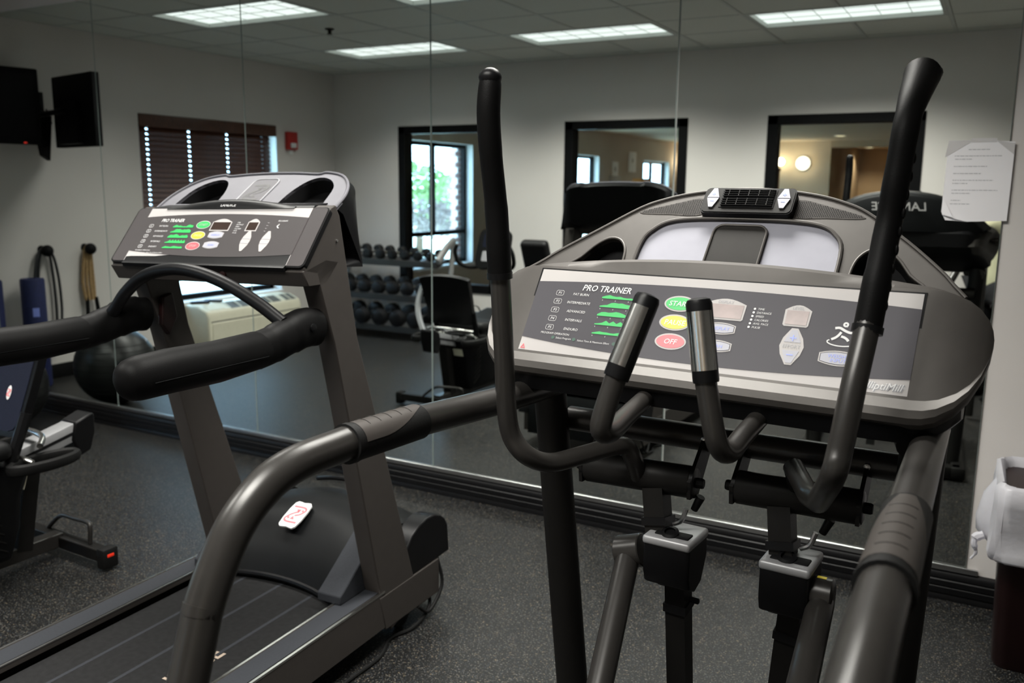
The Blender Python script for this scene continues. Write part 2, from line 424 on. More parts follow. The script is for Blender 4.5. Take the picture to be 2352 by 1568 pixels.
# --- ceiling lights (troffers)
def make_light(label):
    t = thing('ceiling_light', label, 'ceiling light', (0, 0, ZC), 'fluorescent troffers in the ceiling grid')
    t.location = (0, 0, 0); LOC[t] = V((0, 0, 0))
    w, h = GX-.014, GY/2-.014
    mb = MB()
    for sx in (-1, 1): mb.bb((sx*w, -h, .0), (sx*(w-.028), h, .055))
    for sy in (-1, 1): mb.bb((-w, sy*h, .0), (w, sy*(h-.028), .055))
    obj('trim_frame', mb, 'tee', t)
    obj('lens', MB().bb((-w+.028, -h+.028, .030), (w-.028, h-.028, .038)), 'lens', t)
    mb = MB()
    for k in range(1, 6): x = -w+.028+(2*w-.056)*k/6; mb.bb((x-.0018, -h+.028, .025), (x+.0018, h-.028, .0298))
    for k in range(1, 3): y = -h+.028+(2*h-.056)*k/3; mb.bb((-w+.028, y-.0018, .025), (w-.028, y+.0018, .0298))
    obj('louver_grid', mb, 'white_paint', t)
    ld = bpy.data.lights.new('troffer_light', 'AREA'); ld.shape = 'RECTANGLE'; ld.size = 2*w-.10; ld.size_y = 2*h-.10
    ld.energy = LAMP_W[0]; ld.spread = R(126); ld.color = (1.0, .975, .91)
    lo = bpy.data.objects.new('lamp_light', ld); COL.objects.link(lo); lo.parent = t; lo.location = (0, 0, .004)
    return t
LL = ['troffer light by the back left corner of the ceiling', 'troffer light in the left end of the front ceiling row',
      'troffer light above the middle interior window', 'troffer light in the middle of the front ceiling row',
      'troffer light above the right interior window', 'troffer light above the big elliptical trainer']
l0 = make_light(LL[0])
for k, (lx, ly) in enumerate(LIGHTS):
    t = l0 if k == 0 else dup(l0, (0, 0, 0), 0, LL[k])
    t.location = (lx, ly, ZC)
    lo = [c for c in t.children if c.type == 'LIGHT'][0]; lo.data = lo.data.copy(); lo.data.energy = LAMP_W[k]
# sprinkler
sp = rz(757, 66, ZC); mb = MB().lathe([(.035, 0), (.035, -.006), (.016, -.012), (.012, -.035), (.022, -.037), (.022, -.041), (.002, -.043)], (sp.x, sp.y, ZC-.001), n=16)
obj('fire_sprinkler', mb, 'blackp', label='small dark sprinkler head hanging from the ceiling tiles', cat='sprinkler')

# --- mirror wall: big glued panels, metal J channel, black ribbed base
MZ0, MZ1 = .132, 2.625
seam = [.006-1.216*k for k in range(6)]+[XL+.004]
names = ['rightmost tall mirror panel, the one with the paper notice', 'second tall mirror panel from the wall strip by the bin', 'third tall mirror panel from the wall strip by the bin',
         'fourth tall mirror panel from the wall strip by the bin', 'fifth tall mirror panel from the wall strip by the bin', 'leftmost narrow mirror panel against the left wall']
for k in range(6):
    x1, x0 = seam[k]-.0022, seam[k+1]+.0022
    t = thing('mirror_panel', names[k], 'mirror', ((x0+x1)/2, 0, MZ0), 'mirror panels on the front wall')
    obj('mirror_face', MB().add([(x0+.002, 0, MZ0), (x1-.002, 0, MZ0), (x1-.002, 0, MZ1), (x0+.002, 0, MZ1)], [(0, 1, 2, 3)]), 'mirror', t)
    mb = MB().bb((x0, .0022, MZ0), (x1, .0085, MZ1))
    a = [(x0, .0022), (x0+.002, 0)], [(x1-.002, 0), (x1, .0022)]
    for (p, q) in a: mb.add([(p[0], p[1], MZ0), (q[0], q[1], MZ0), (q[0], q[1], MZ1), (p[0], p[1], MZ1)], [(0, 1, 2, 3)])
    obj('glass_edge', mb, 'mirror_edge', t)
mb = MB().loft([[V((x, y, z)) for (y, z) in ((.008, .118), (-.010, .118), (-.012, .121), (-.012, .139), (-.009, .141), (-.004, .141), (-.004, .132), (.008, .132))] for x in (XL, .045)])
obj('trim_1', mb, 'alum', **S)
prof = [(.009, 0), (-.016, 0), (-.016, .022), (-.013, .026), (-.019, .030), (-.019, .052), (-.015, .056), (-.020, .060), (-.020, .080), (-.015, .085), (-.019, .089), (-.019, .104), (-.013, .112), (.009, .114)]
obj('baseboard_front', MB().loft([[V((x, y, z)) for y, z in prof] for x in (XL, XR)]), 'base', **S)
obj('baseboard_left', MB().bb((XL, YB, 0), (XL+.014, -.02, .115), .003), 'base', **S)
obj('baseboard_back', MB().bb((XL, YB, 0), (XR, YB+.014, .115), .003), 'base', **S)

# --- gym window with wooden blind
def ext_window(idx, hole, glassname='pane'):
    a, b_, c, d = hole; x0, x1 = XL-.17, XL-.11; t = .055
    mb = MB()
    for (p, q) in (((a, c), (a+t, d)), ((b_-t, c), (b_, d)), ((a, c), (b_, c+t)), ((a, d-t), (b_, d)), (((a+b_)/2-.03, c+.42), ((a+b_)/2+.03, d)), ((a, c+.40), (b_, c+.46))):
        mb.bb((x0, p[0], p[1]), (x1, q[0], q[1]))
    w = obj('window_%d' % idx, mb, 'blackframe', **S)
    m2 = MB().add([(x0+.02, a+t, c+t), (x0+.02, b_-t, c+t), (x0+.02, b_-t, d-t), (x0+.02, a+t, d-t)], [(0, 1, 2, 3)]); obj('pane', m2, 'glass', w)
    mb = MB().bb((XL-.11, a-.002, c-.03), (XL+.03, b_+.002, c+.004), .004); obj('window_sill', mb, 'white_paint', w)
    mb = MB()
    for (p, q) in (((a, c), (a+.004, d)), ((b_-.004, c), (b_, d)), ((a, d-.004), (b_, d))): mb.bb((XL-.108, p[0], p[1]), (XL+.0015, q[0], q[1]))
    obj('reveal_lining', mb, 'white_paint', w)
    return w
ext_window(1, WIN_GYM)
for i, h in enumerate(WIN_LOB): ext_window(5+i, h)

a, b_, c, d = WIN_GYM
bl = thing('window_blind', 'dark walnut slatted blind lowered over the left wall window', 'blind', (XL-.03, (a+b_)/2, c))
obj('valance', MB().bb((XL-.075, a+.008, d-.115), (XL+.012, b_-.008, d-.006), .006), 'slat', bl)
sl = MB(); ya, yb = a+.075, b_-.015; hw = .026; cols = [ya+.10+(yb-ya-.20)*k/3 for k in range(4)]
tl = R(61); U_ = V((math.cos(tl), 0, -math.sin(tl)))
yy = ya
def strip(y0, y1, w0, w1): 
    N_ = V((-U_.z, 0, U_.x))*.0014
    P = [U_*w0, U_*w1]; vs = []
    for y in (y0, y1):
        for p in P:
            for s_ in (-1, 1): vs.append(V((p.x, y, p.z))+N_*s_)
    sl.add(vs, [(0, 1, 3, 2), (4, 6, 7, 5), (0, 4, 5, 1), (2, 3, 7, 6), (1, 5, 7, 3), (0, 2, 6, 4)])
for cc in cols:
    strip(yy, cc-.013, -hw, hw); strip(cc-.013, cc+.013, -hw, -.009); strip(cc-.013, cc+.013, .009, hw); yy = cc+.013
strip(yy, yb, -hw, hw)
slm = mesh_of('slat', sl, V((0, 0, 0))); slm.materials.append(MT['slat'])
zs_ = []; z = d-.13
while z > c+.235: zs_.append(z); z -= .0435
for k, z in enumerate(zs_):
    o = bpy.data.objects.new('slat', slm); COL.objects.link(o); o.parent = bl; o.location = V((XL-.035, 0, z))-LOC[bl]
    if k in (1, 2): o.rotation_euler = (0, 0, 0)
    if k == 1: o.rotation_euler = (R(-.0), R(0), 0)
obj('bottom_rail', MB().bb((XL-.06, ya, zs_[-1]-.05), (XL-.012, yb, zs_[-1]-.034), .004), 'slat', bl)
for cc in (cols[0]-.02, cols[3]+.02): obj('pull_cord', MB().tube([(XL-.002, cc, d-.11), (XL-.002, cc, c+.30)], .0015, 6), 'band', bl)

# --- interior windows in the back wall
for i, (a, b_, c, d) in enumerate(OPEN):
    mb = MB(); y0, y1 = YB-.13, YB+.012; t = .085
    for (p, q) in (((a, c), (a+t, d)), ((b_-t, c), (b_, d)), ((a, c), (b_, c+t)), ((a, d-t*.9), (b_, d))):
        mb.bb((p[0], y0, p[1]), (q[0], y1, q[1]), .003, 1)
    w = obj('window_%d' % (2+i), mb, 'blackframe', **S)
    obj('pane', MB().add([(a+t, YB-.06, c+t), (b_-t, YB-.06, c+t), (b_-t, YB-.06, d-t*.9), (a+t, YB-.06, d-t*.9)], [(0, 1, 2, 3)]), 'glass', w)

# ================================================================== lobby behind the back wall
obj('wall_lobby_windows', wall_x(XL-WT, XL, LY, YB-.12, -.06, ZL+.2, WIN_LOB), 'tan', **S)
obj('floor_lobby', MB().bb((XL, LY, -.06), (XR, YB-.0, 0)), 'carpet', **S)
obj('ceiling_lobby', MB().bb((XL, LY, ZL), (XR, YB-.12, ZL+.1)), 'cream', **S)
obj('wall_lobby_right', MB().bb((XR, LY, -.06), (XR+.12, YB-.12, ZL+.2)), 'cream', **S)
xc = ry(1905, 400, -16.0).x
obj('wall_lobby_far', MB().bb((XL, -16.12, -.0), (xc, -16.0, ZL)), 'cream', **S)
obj('wall_lobby_hall', MB().bb((xc, LY-.1, 0), (XR, LY, ZL)).bb((xc-.12, LY, 0), (xc, -16.12, ZL)).bb((xc, -16.05, ZL-.14), (XR, -15.9, ZL)), 'wall2', **S)
def sconce(px, py, Y, r, label, grp):
    p = ry(px, py, Y)
    t = thing('wall_sconce', label, 'wall light', p, grp)
    obj('back_plate', MB().lathe([(r*1.05, 0), (r*1.05, .02), (r*.9, .025)], (p.x, Y+.001, p.z), (0, 1, 0), 24), 'alum', t)
    obj('shade', MB().lathe([(r, .025), (r*.98, .05), (r*.8, .08), (r*.45, .10), (.01, .107)], (p.x, Y, p.z), (0, 1, 0), 24), 'sconce', t)
    ld = bpy.data.lights.new('sconce_light', 'POINT'); ld.energy = 5; ld.color = (1, .82, .55); ld.shadow_soft_size = .08
    lo = bpy.data.objects.new('lamp_light', ld); COL.objects.link(lo); lo.parent = t; lo.location = (0, .17, 0)
sconce(1845, 375, -16.0, .145, 'glowing round wall sconce on the cream lobby wall', 'lobby sconces')
sconce(1574, 372, -16.0, .10, 'small wall sconce at the edge of the middle interior window', 'lobby sconces')
sconce(1797, 372, -16.0, .06, 'small sconce beside the wooden post in the lobby', 'lobby sconces')
def canlight(px, py, label, r=.10):
    p = rz(px, py, ZL); t = thing('can_light', label, 'ceiling light', (p.x, p.y, ZL), 'lobby can lights')
    obj('trim_ring', MB().lathe([(r*1.2, 0), (r*1.2, -.008), (r, -.012), (r, -.002)], (p.x, p.y, ZL), n=20), 'white_paint', t)
    obj('lens', MB().lathe([(r, -.003), (r*.98, -.006)], (p.x, p.y, ZL), n=20), 'can', t)
    ld = bpy.data.lights.new('can_light', 'SPOT'); ld.energy = 75; ld.spot_size = R(140); ld.spot_blend = .6; ld.color = (1, .83, .58); ld.shadow_soft_size = .08
    lo = bpy.data.objects.new('lamp_light', ld); COL.objects.link(lo); lo.parent = t; lo.location = (0, 0, -.02)
canlight(1930, 311, 'bright can light in the lobby ceiling'); canlight(1997, 338, 'farther yellow can light in the lobby ceiling')
canlight(1574, 291, 'can light at the top right of the middle interior window')
p = ry(1781, 440, -13.0)
pp = thing('wooden_post', 'reddish wooden post standing in the lobby behind the right interior window', 'post', (p.x, -13.0, 0))
ptop = ry(1781, 386, -13.0).z
obj('shaft', MB().bb((p.x-.05, -13.05, .12), (p.x+.05, -12.95, ptop-.06), .006), 'woodb', pp)
obj('plinth', MB().bb((p.x-.08, -13.08, 0), (p.x+.08, -12.92, .12), .008), 'woodb', pp)
obj('cap', MB().bb((p.x-.065, -13.065, ptop-.06), (p.x+.065, -12.935, ptop), .012), 'woodb', pp)
# notices on the lobby window wall
for (q, w_, h_, lb) in ((rx(1412, 392, XL), .30, .34, 'pale square notice on the lobby wall between windows'), (rx(1452, 372, XL), .40, .40, 'greenish framed notice higher on the lobby wall')):
    t = thing('wall_notice', lb, 'sign', (XL, q.y, q.z-h_/2), 'lobby notices')
    obj('backing', MB().bb((XL, q.y-w_/2, q.z-h_/2), (XL+.01, q.y+w_/2, q.z+h_/2), .002), 'paper', t)
    obj('emblem', MB().plate(ell(0, 0, .05, .05, 14), [], (V((XL+.0105, q.y, q.z+.03)), V((0, 1, 0)), V((0, 0, 1)), V((1, 0, 0)))), 'greyprint', t)
q = rx(1412, 411, XL)
obj('wall_plate', MB().bb((XL, q.y-.28, q.z-.06), (XL+.015, q.y+.28, q.z+.06), .004), 'greyprint', label='narrow grey plate under the notice on the lobby wall', cat='sign')
q = ry(1472, 470, -9.0)
lamp = thing('table_lamp', 'orange shaded floor lamp in the lobby behind the treadmill', 'lamp', (q.x, -9.0, 0))
zt = ry(1472, 410, -9.0).z
obj('base', MB().lathe([(.15, 0), (.15, .02), (.03, .04), (.012, .06)], (q.x, -9.0, 0)), 'blackp', lamp)
obj('pole', MB().tube([(q.x, -9, .05), (q.x, -9, zt-.1)], .012, 10), 'blackp', lamp)
obj('shade', MB().lathe([(.22, zt-.30), (.14, zt)], (q.x, -9.0, 0), cap=False), 'orange', lamp)

# ================================================================== outside the windows
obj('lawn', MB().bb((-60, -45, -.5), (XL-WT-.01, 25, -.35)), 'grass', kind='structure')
def tree(name, c, r, hgt, lab, mt, seed):
    rnd = random.Random(seed); t = thing(name, lab, 'tree' if 'tree' in name else 'shrub', (c[0], c[1], -.35), 'plants beyond the windows')
    mb = MB()
    for k in range(420):
        d = V((rnd.gauss(0, 1), rnd.gauss(0, 1), rnd.gauss(0, 1))).normalized()*(rnd.random()**.35)
        p = V((c[0]+d.x*r, c[1]+d.y*r, hgt+d.z*r*.8)); s_ = r*.16
        u = V((rnd.gauss(0, 1), rnd.gauss(0, 1), rnd.gauss(0, 1))).normalized(); w = u.orthogonal().normalized()
        mb.add([p-u*s_, p+w*s_*.5, p+u*s_, p-w*s_*.5], [(0, 1, 2, 3)])
    f = obj('foliage', mb, mt, t, kind='stuff')
    obj('trunk', MB().tube([(c[0], c[1], -.36), (c[0]+.05, c[1], hgt-r*.3)], [.12, .06] if 'tree' in name else [.02, .01], 8), 'bark', t)
q1 = rx(962, 440, -14.5); q2 = rx(1040, 455, -22); q3 = rx(985, 505, -9.6); q4 = rx(1040, 505, -9.8)
tree('tree', (q1.x, q1.y), 1.0, q1.z, 'green leafy tree seen through the left interior window', 'leaf', 1)
tree('tree', (q2.x, q2.y), 1.6, q2.z-.2, 'distant pale green tree beyond the lawn', 'leaf', 2)
tree('shrub', (q3.x, q3.y), .50, q3.z, 'low twiggy shrub outside the lobby window', 'leaf2', 3)
tree('shrub', (q4.x, q4.y), .50, q4.z, 'second twiggy shrub farther along the lobby window', 'leaf2', 4)
bw = thing('brick_pier', 'red brick pier beside the lobby window outside', 'wall', (XL-WT-.15, -7.3, -.35))
brm = None
obj('mortar_core', MB().bb((XL-WT-.105, -7.20, -.35), (XL-WT-.012, -7.045, 2.2)), 'white_paint', bw)
for k in range(34):
    if brm is None:
        brm = mesh_of('brick', MB().box((0, 0, 0), (.10, .19, .066), None, .004, 1), V((0, 0, 0))); brm.materials.append(MT['brick'])
    o = bpy.data.objects.new('brick', brm); COL.objects.link(o); o.parent = bw; o.location = V((XL-WT-.06, -7.02-.10+(.03 if k % 2 else -.03), -.32+k*.075))-LOC[bw]

# ================================================================== the big elliptical trainer
_ph = R(-3.5)
EX, EY, EZ = V((math.cos(_ph), math.sin(_ph), 0)), V((-math.sin(_ph), math.cos(_ph), 0)), V((0, 0, 1))
EO = V((-.504, -1.95, 0))
def Eb(u, y, z): return EO+EX*u+EY*y+EZ*z
def Einv(p): q = p-EO; return V((q.dot(EX), q.dot(EY), q.z))
EL = thing('elliptical_trainer', 'large grey elliptical trainer with wide console and two tall black swing handles', 'elliptical', (-.50, -2.1, 0))
UPv = (EY*.106+EZ*.166).normalized()
FP = (EO+EZ*1.199, EX, UPv, EX.cross(UPv))               # control panel frame
_rb, _rt2 = EO+EY*.19+EZ*1.372, EO+EY*.345+EZ*1.546
RUP = (_rt2-_rb).normalized(); FR = (_rb, EX, RUP, EX.cross(RUP))      # raised rear panel frame

# --- housing
def hsec(u):
    zr = 1.401-.16*u*u
    P = [(-.012, 1.146), (-.030, 1.158), (-.034, 1.170), (-.028, 1.183), (-.004, 1.195), (.0508, 1.2802), (.104, 1.362), (.114, 1.373), (.126, zr-.004), (.140, zr), (.153, zr-.006),
         (.170, zr-.030), (.200, 1.350), (.300, 1.335), (.385, 1.30), (.40, 1.265), (.36, 1.225), (.26, 1.185), (.12, 1.140)]
    a = abs(u); s = 1.0
    if a > .40: s = max(.05, 1-((a-.40)/.108)**2.2)**.5 if (a-.40)/.108 < .999 else .06
    c = (.10, 1.29)
    return [Eb(u*(1-.42*max(0, y-.13)), c[0]+(y-c[0])*s, c[1]+(z-c[1])*s) for y, z in P]
us = [-.508, -.505, -.497, -.483, -.465, -.44, -.42, -.40]+[-.395+.79*k/14 for k in range(15)]+[.40, .42, .44, .465, .483, .497, .505, .508]
con = obj('console_housing', MB().loft([hsec(u) for u in us]), 'pewter', EL, sharp=24)
def usec(u):
    P = [(-.020, 1.156), (-.022, 1.150), (-.010, 1.118), (.06, 1.104), (.15, 1.112), (.27, 1.175), (.36, 1.215), (.405, 1.26), (.405, 1.33), (.37, 1.36), (.30, 1.345), (.2, 1.30), (.1, 1.2)]
    a = abs(u); s = 1.0
    if a > .36: s = max(.05, 1-((a-.36)/.135)**2.4)**.5 if (a-.36)/.135 < .999 else .06
    c = (.16, 1.22)
    return [Eb(u*(1-.42*max(0, y-.10)), c[0]+(y-c[0])*s, c[1]+(z-c[1])*s) for y, z in P]
us2 = [k*.96 for k in (-.492, -.488, -.475, -.455, -.43, -.40, -.36, -.18, 0, .18, .36, .40, .43, .455, .475, .488, .492)]
obj('console_underside', MB().loft([usec(u) for u in us2]), 'blackp', EL, sharp=30)

# --- control panel overlay
pan = obj('control_panel', MB().plate([(-.3965, -.003), (.3965, -.003), (.3965, .2005), (-.3965, .2005)], [], FP, .003, .0006), 'blackp', EL)
obj('overlay_sheet', MB().plate([(-.392, 0), (.392, 0), (.392, .197), (-.392, .197)], [], FP, 0, .0012), 'overlay_l', pan)
wt = lambda u: .178-.0115*(u/.39)**2
wb = lambda u: .0115+.0190*(u/.39)**2
cu = [-.3925+.785*k/24 for k in range(25)]
obj('overlay_field', MB().plate([(u, wb(u)) for u in cu]+[(u, wt(u)) for u in cu[::-1]], [], FP, 0, .0017), 'overlay', pan)
wp = Each('lettering', 'white', pan); wp.text('PRO TRAINER', FP, (-.281, .1515), .0200, .22, z=.0024, bold=.012, sx=.92)
def ring(mb, pts, inn, Fr, z): mb.plate(pts, [inn], Fr, 0, z)
nm = ['FAT BURN', 'INTERMEDIATE', 'ADVANCED', 'INTERVALS', 'ENDURO']
ws = [.1415, .1212, .1005, .0797, .0585]; gp = Each('effort_graph', 'green', pan)
shapes = [[.2, .5, .7, .5, .4, .5, .3, .25, .3, .2, .6, .8, .7, .6, .5], [.1, .3, .4, .9, 1, .9, 1, .8, .7, .9, .8, .9, 1, .8, .5], [.2, .7, .8, .7, .8, 1, .9, .7, .4, .6, .7, .6, .7, .8, .3],
          [.1, .2, .4, .9, .4, .9, .4, .9, .4, .9, .4, .9, .4, .9, .3], [.1, .3, .5, .4, .4, .3, .3, .5, .6, .5, .5, .4, .4, .5, .2]]
for k, w in enumerate(ws):
    u = -.3315
    ring(wp, rrect(u-.0095, w-.0062, u+.0095, w+.0062, .004), rrect(u-.0088, w-.0055, u+.0088, w+.0055, .0034), FP, .0024)
    wp.text('P%d' % (k+1), FP, (u, w-.0030), .0088, .12, 'CENTER', .0024)
    wp.text(nm[k], FP, (-.280, w-.0032), .0082, .10, 'CENTER', .0024)
    x0, x1 = -.2285, -.112; n = len(shapes[k])
    top = [(x0+(x1-x0)*i/(n-1), w-.0035+.0105*shapes[k][i]) for i in range(n)]
    gp.plate([(x0, w-.0048), (x1, w-.0048)]+top[::-1], [], FP, 0, .0024)
    for i in range(0, 3): wp.text('0', FP, (-.226+i*.03, w-.0105), .004, 0, 'CENTER', .0024)
wp.text('PROGRAM OPERATION', FP, (-.349, .0425), .0066, .1, z=.0024)
wp.text('Select Program', FP, (-.309, .0335), .0060, .1, z=.0024); wp.text('Select Time & Maximum Effort', FP, (-.257, .0325), .0060, .1, z=.0024)
for i, t in enumerate(['TIME', 'DISTANCE', 'SPEED', 'CALORIES', 'AVG. PACE', 'PULSE']):
    w = .1390-.0078*i; wp.text(t, FP, (.1055-.0008*i, w), .0060, .12, z=.0024)
    wp.plate(ell(.0995-.0008*i, w+.002, .0024, .0024, 10), [], FP, 0, .0024)
tp_ = Each('step_dot', 'teal', pan)
for i in range(3): tp_.plate(ell([-.316, -.2655, -.172][i], .0355, .004, .004, 12), [], FP, 0, .0022)
# runner pictogram
H = (.2712, .1240); wp.plate(ell(H[0], H[1], .0052, .0052, 16), [ell(H[0], H[1], .0016, .0016, 10)], FP, 0, .0024)
def stroke(mb, P, w, Fr, z):
    P = smooth2(P, 5, False); L_, R_ = [], []
    for i, p in enumerate(P):
        a = P[max(0, i-1)]; c = P[min(len(P)-1, i+1)]; dx, dy = c[0]-a[0], c[1]-a[1]; l = math.hypot(dx, dy)
        nx, ny = -dy/l*w/2, dx/l*w/2; L_.append((p[0]+nx, p[1]+ny)); R_.append((p[0]-nx, p[1]-ny))
    mb.plate(R_+L_[::-1], [], Fr, 0, z)
stroke(wp, [(.2535, .1155), (.262, .1165), (.272, .1115), (.281, .1085), (.2875, .110)], .0048, FP, .0024)
stroke(wp, [(.2655, .1085), (.262, .1020), (.257, .0965), (.2505, .0925)], .0046, FP, .0024)
stroke(wp, [(.2665, .1000), (.272, .0985), (.277, .0955), (.2805, .0915)], .0046, FP, .0024)
stroke(wp, [(.2475, .0915), (.2440, .0890), (.2455, .0855), (.2540, .0820), (.2680, .0805), (.2830, .0820), (.2930, .0860)], .0022, FP, .0024)
wp.text('+', FP, (.2735, .118), .004, z=.0024)
rims = Each('button_rim', 'overlay_l', pan)
def barrel(cx, cy, a, b_, cut=.78):
    out = []
    for sgn in (1, -1):
        for k in range(9):
            t = -1+2*k/8; x = t*a; y = b_*(1-.42*t*t); out.append((cx+sgn*x, cy+sgn*y))
    return out[::-1]
for nmb, mt, (cx, cy), tx in (('start_button', 'green', (-.0535, .1385), 'START'), ('pause_button', 'yellow', (-.0540, .0965), 'PAUSE'), ('off_button', 'red', (-.0528, .0545), 'OFF')):
    rims.plate(ell(cx, cy, .0330, .0178), [ell(cx, cy, .0296, .0146)], FP, 0, .0023)
    bt = obj(nmb, MB().plate(ell(cx, cy, .0294, .0144), [], FP, .0012, .0026), mt, pan)
    obj('button_text', MB().text(tx, FP, (cx, cy-.0055), .0155, .15, 'CENTER', .0031, bold=.01), 'white', pan)
for nmb, (cx, cy), a, tx in (('display_button', (.0414, .0931), .0300, ['DISPLAY']), ('scan_button', (.0413, .0556), .0300, ['SCAN']), ('weight_input_button', (.2690, .0562), .0345, ['WEIGHT', 'INPUT'])):
    h = .0128 if a < .032 else .0150
    rims.plate(barrel(cx, cy, a, h), [barrel(cx, cy, a-.0022, h-.0022)], FP, 0, .0023)
    obj(nmb, MB().plate(barrel(cx, cy, a-.0034, h-.0034), [], FP, .0012, .0026), 'btn', pan)
    mb = MB()
    for i, t in enumerate(tx): mb.text(t, FP, (cx, cy-.0035+(len(tx)-1)*.004-.0085*i), .0098, .1, 'CENTER', .0031)
    obj('button_text', mb, 'blue', pan)
def window(nmb, x0, x1, y0, y1, yt, tx, led):
    outer = rrect(x0, y0, x1, y1, .004)[0:0]+[(x0+.003, y0), (x1-.003, y0), (x1, y0+.003), (x1+.002, y1)]+[(x1+.002-(x1-x0+.002)*k/8, y1+(yt-y1)*math.sin(math.pi*k/8)) for k in range(1, 8)]+[(x0, y1), (x0, y0+.003)]
    rims.plate(outer, [], FP, 0, .0023)
    w = obj(nmb, MB().plate([(x0+.004, y0+.004), (x1-.004, y0+.004), (x1-.0025, y1-.001), (x0+.004, y1-.001)], [], FP, 0, .0028), led, pan)
    obj('window_text', MB().text(tx, FP, ((x0+x1)/2, y1+.0012), .0085, .08, 'CENTER', .0029), 'greyprint', pan)
window('display_window', .0, .0805, .1120, .1465, .1580, 'DISPLAY', 'led')
window('level_window', .1575, .2050, .1110, .1450, .1560, 'LEVEL', 'led')
cx, cy = .1830, .0705
def diamond(hw, hh, tip): return [(cx+tip, cy+hh), (cx-tip, cy+hh), (cx-hw*.82, cy+hh*.45), (cx-hw, cy), (cx-hw*.82, cy-hh*.45), (cx-tip, cy-hh), (cx+tip, cy-hh), (cx+hw*.82, cy-hh*.45), (cx+hw, cy), (cx+hw*.82, cy+hh*.45)]
rims.plate(diamond(.0225, .0372, .006), [], FP, 0, .0023)
obj('level_up_button', MB().plate([(cx-.0155, cy+.0085), (cx+.0155, cy+.0085), (cx+.0052, cy+.0335), (cx-.0052, cy+.0335)], [], FP, .001, .0028), 'btn', pan)
obj('level_down_button', MB().plate([(cx-.0155, cy-.0085), (cx-.0052, cy-.0335), (cx+.0052, cy-.0335), (cx+.0155, cy-.0085)], [], FP, .001, .0028), 'btn', pan)
sm = MB().plate([(cx-.006, cy+.0158), (cx+.006, cy+.0158), (cx+.006, cy+.0182), (cx-.006, cy+.0182)], [], FP, 0, .0032).plate([(cx-.0012, cy+.011), (cx+.0012, cy+.011), (cx+.0012, cy+.023), (cx-.0012, cy+.023)], [], FP, 0, .0033)
sm.plate([(cx-.006, cy-.0185), (cx+.006, cy-.0185), (cx+.006, cy-.0162), (cx-.006, cy-.0162)], [], FP, 0, .0032)
obj('blue_signs', sm, 'blue', pan)
obj('button_text', MB().text('EFFORT', FP, (cx, cy-.0035), .0095, .0, 'CENTER', .0030), 'greyprint', pan)
obj('model_name_shadow', MB().text('ElliptiMill', FP, (.3835, .0062), .0195, .3, 'RIGHT', .0017, bold=.02, sx=.95), 'greyprint', pan)
obj('model_name', MB().text('ElliptiMill', FP, (.3820, .0072), .0195, .3, 'RIGHT', .0022, sx=.95).text('®', FP, (.3835, .012), .006, 0, z=.0022), 'white', pan)
tri = MB().plate([(-.388, .003), (-.376, .003), (-.382, .0145)], [[(-.3845, .0048), (-.3795, .0048), (-.382, .0102)]], FP, 0, .0022)
obj('warning_triangle', tri, 'red', pan)

# --- raised rear panel with speakers, cup wells, reading tray
arch = [(-.478, -.022), (-.445, .006), (-.41, .040), (-.335, .102), (-.25, .172), (-.20, .198), (-.145, .216), (-.07, .229), (0, .233), (.07, .229), (.145, .216), (.20, .198), (.25, .172), (.335, .102), (.403, .036), (.428, .006), (.452, -.022)]
archs = smooth2(arch, 4, False)
cupL = smooth2([(-.382, -.016), (-.352, .022), (-.325, .060), (-.298, .080), (-.270, .077), (-.250, .052), (-.243, .012), (-.246, -.016)], 4)
cupR = [(-a, b_) for a, b_ in cupL][::-1]
trayo = smooth2([(-.218, -.017), (-.216, .075), (-.198, .112), (-.165, .136), (-.10, .146), (0, .148), (.10, .146), (.165, .136), (.198, .112), (.216, .075), (.218, -.017)], 4, False)
rp = obj('rear_panel', MB().plate(archs+[(.40, -.034), (-.40, -.034)], [cupL, cupR, trayo], FR, .014, 0), 'pewter', EL)
mb = MB()
front = [FR[0]+EX*a+RUP*b_ for a, b_ in archs]
back = [Eb(a*.92, .405-.05*(abs(a)/.48)**2, 1.366+b_*.74) for a, b_ in archs]
back2 = [Eb(a*.90, .420-.05*(abs(a)/.48)**2, 1.362+b_*.68) for a, b_ in archs]
low = [Eb(a*.88, .415-.05*(abs(a)/.48)**2, 1.335) for a, b_ in archs]
mb.loft([front, back, back2, low], closed=False, cap=False)
obj('rear_shell', mb, 'hood', EL, sharp=50)
rim = MB().tube([p+FR[3]*.001 for p in front], .0035, 8); obj('arch_trim', rim, 'pewter', rp)
FB = (Eb(0, .4225, 1.375), -EX, EZ, EY)
obj('maker_name', MB().text('LANDICE', (Eb(0, .4235, 1.446), -EX, EZ, EY), (0, 0), .062, .12, 'CENTER', .0006, bold=.01, sx=1.05), 'overlay_l', EL)
for c_ in (cupL, cupR):
    w = obj('cup_well', MB().plate(c_, [], FR, .004, -.046), 'blackm', rp)
    mb = MB(); P = [FR[0]+EX*a+RUP*b_ for a, b_ in c_]; mb.loft([P, [p-FR[3]*.046 for p in P]], True, False); obj('well_wall', mb, 'blackm', rp)
    obj('well_rim', MB().tube([p+FR[3]*.001 for p in P], .0030, 8, closed=True), 'pewter', rp)
obj('reading_tray', MB().plate(trayo, [], FR, .003, -.006), 'tray', rp)
P = [FR[0]+EX*a+RUP*b_+FR[3]*.001 for a, b_ in trayo]; obj('tray_rim', MB().tube(P, .0045, 8), 'pewter', rp)
ins = rrect(-.058, -.03, .058, .130, .022); obj('tray_insert', MB().plate(ins, [], FR, .006, .000), 'frame', rp)
obj('insert_rim', MB().tube([FR[0]+EX*a+RUP*b_+FR[3]*.001 for a, b_ in ins], .0028, 8, closed=True), 'pewter', rp)
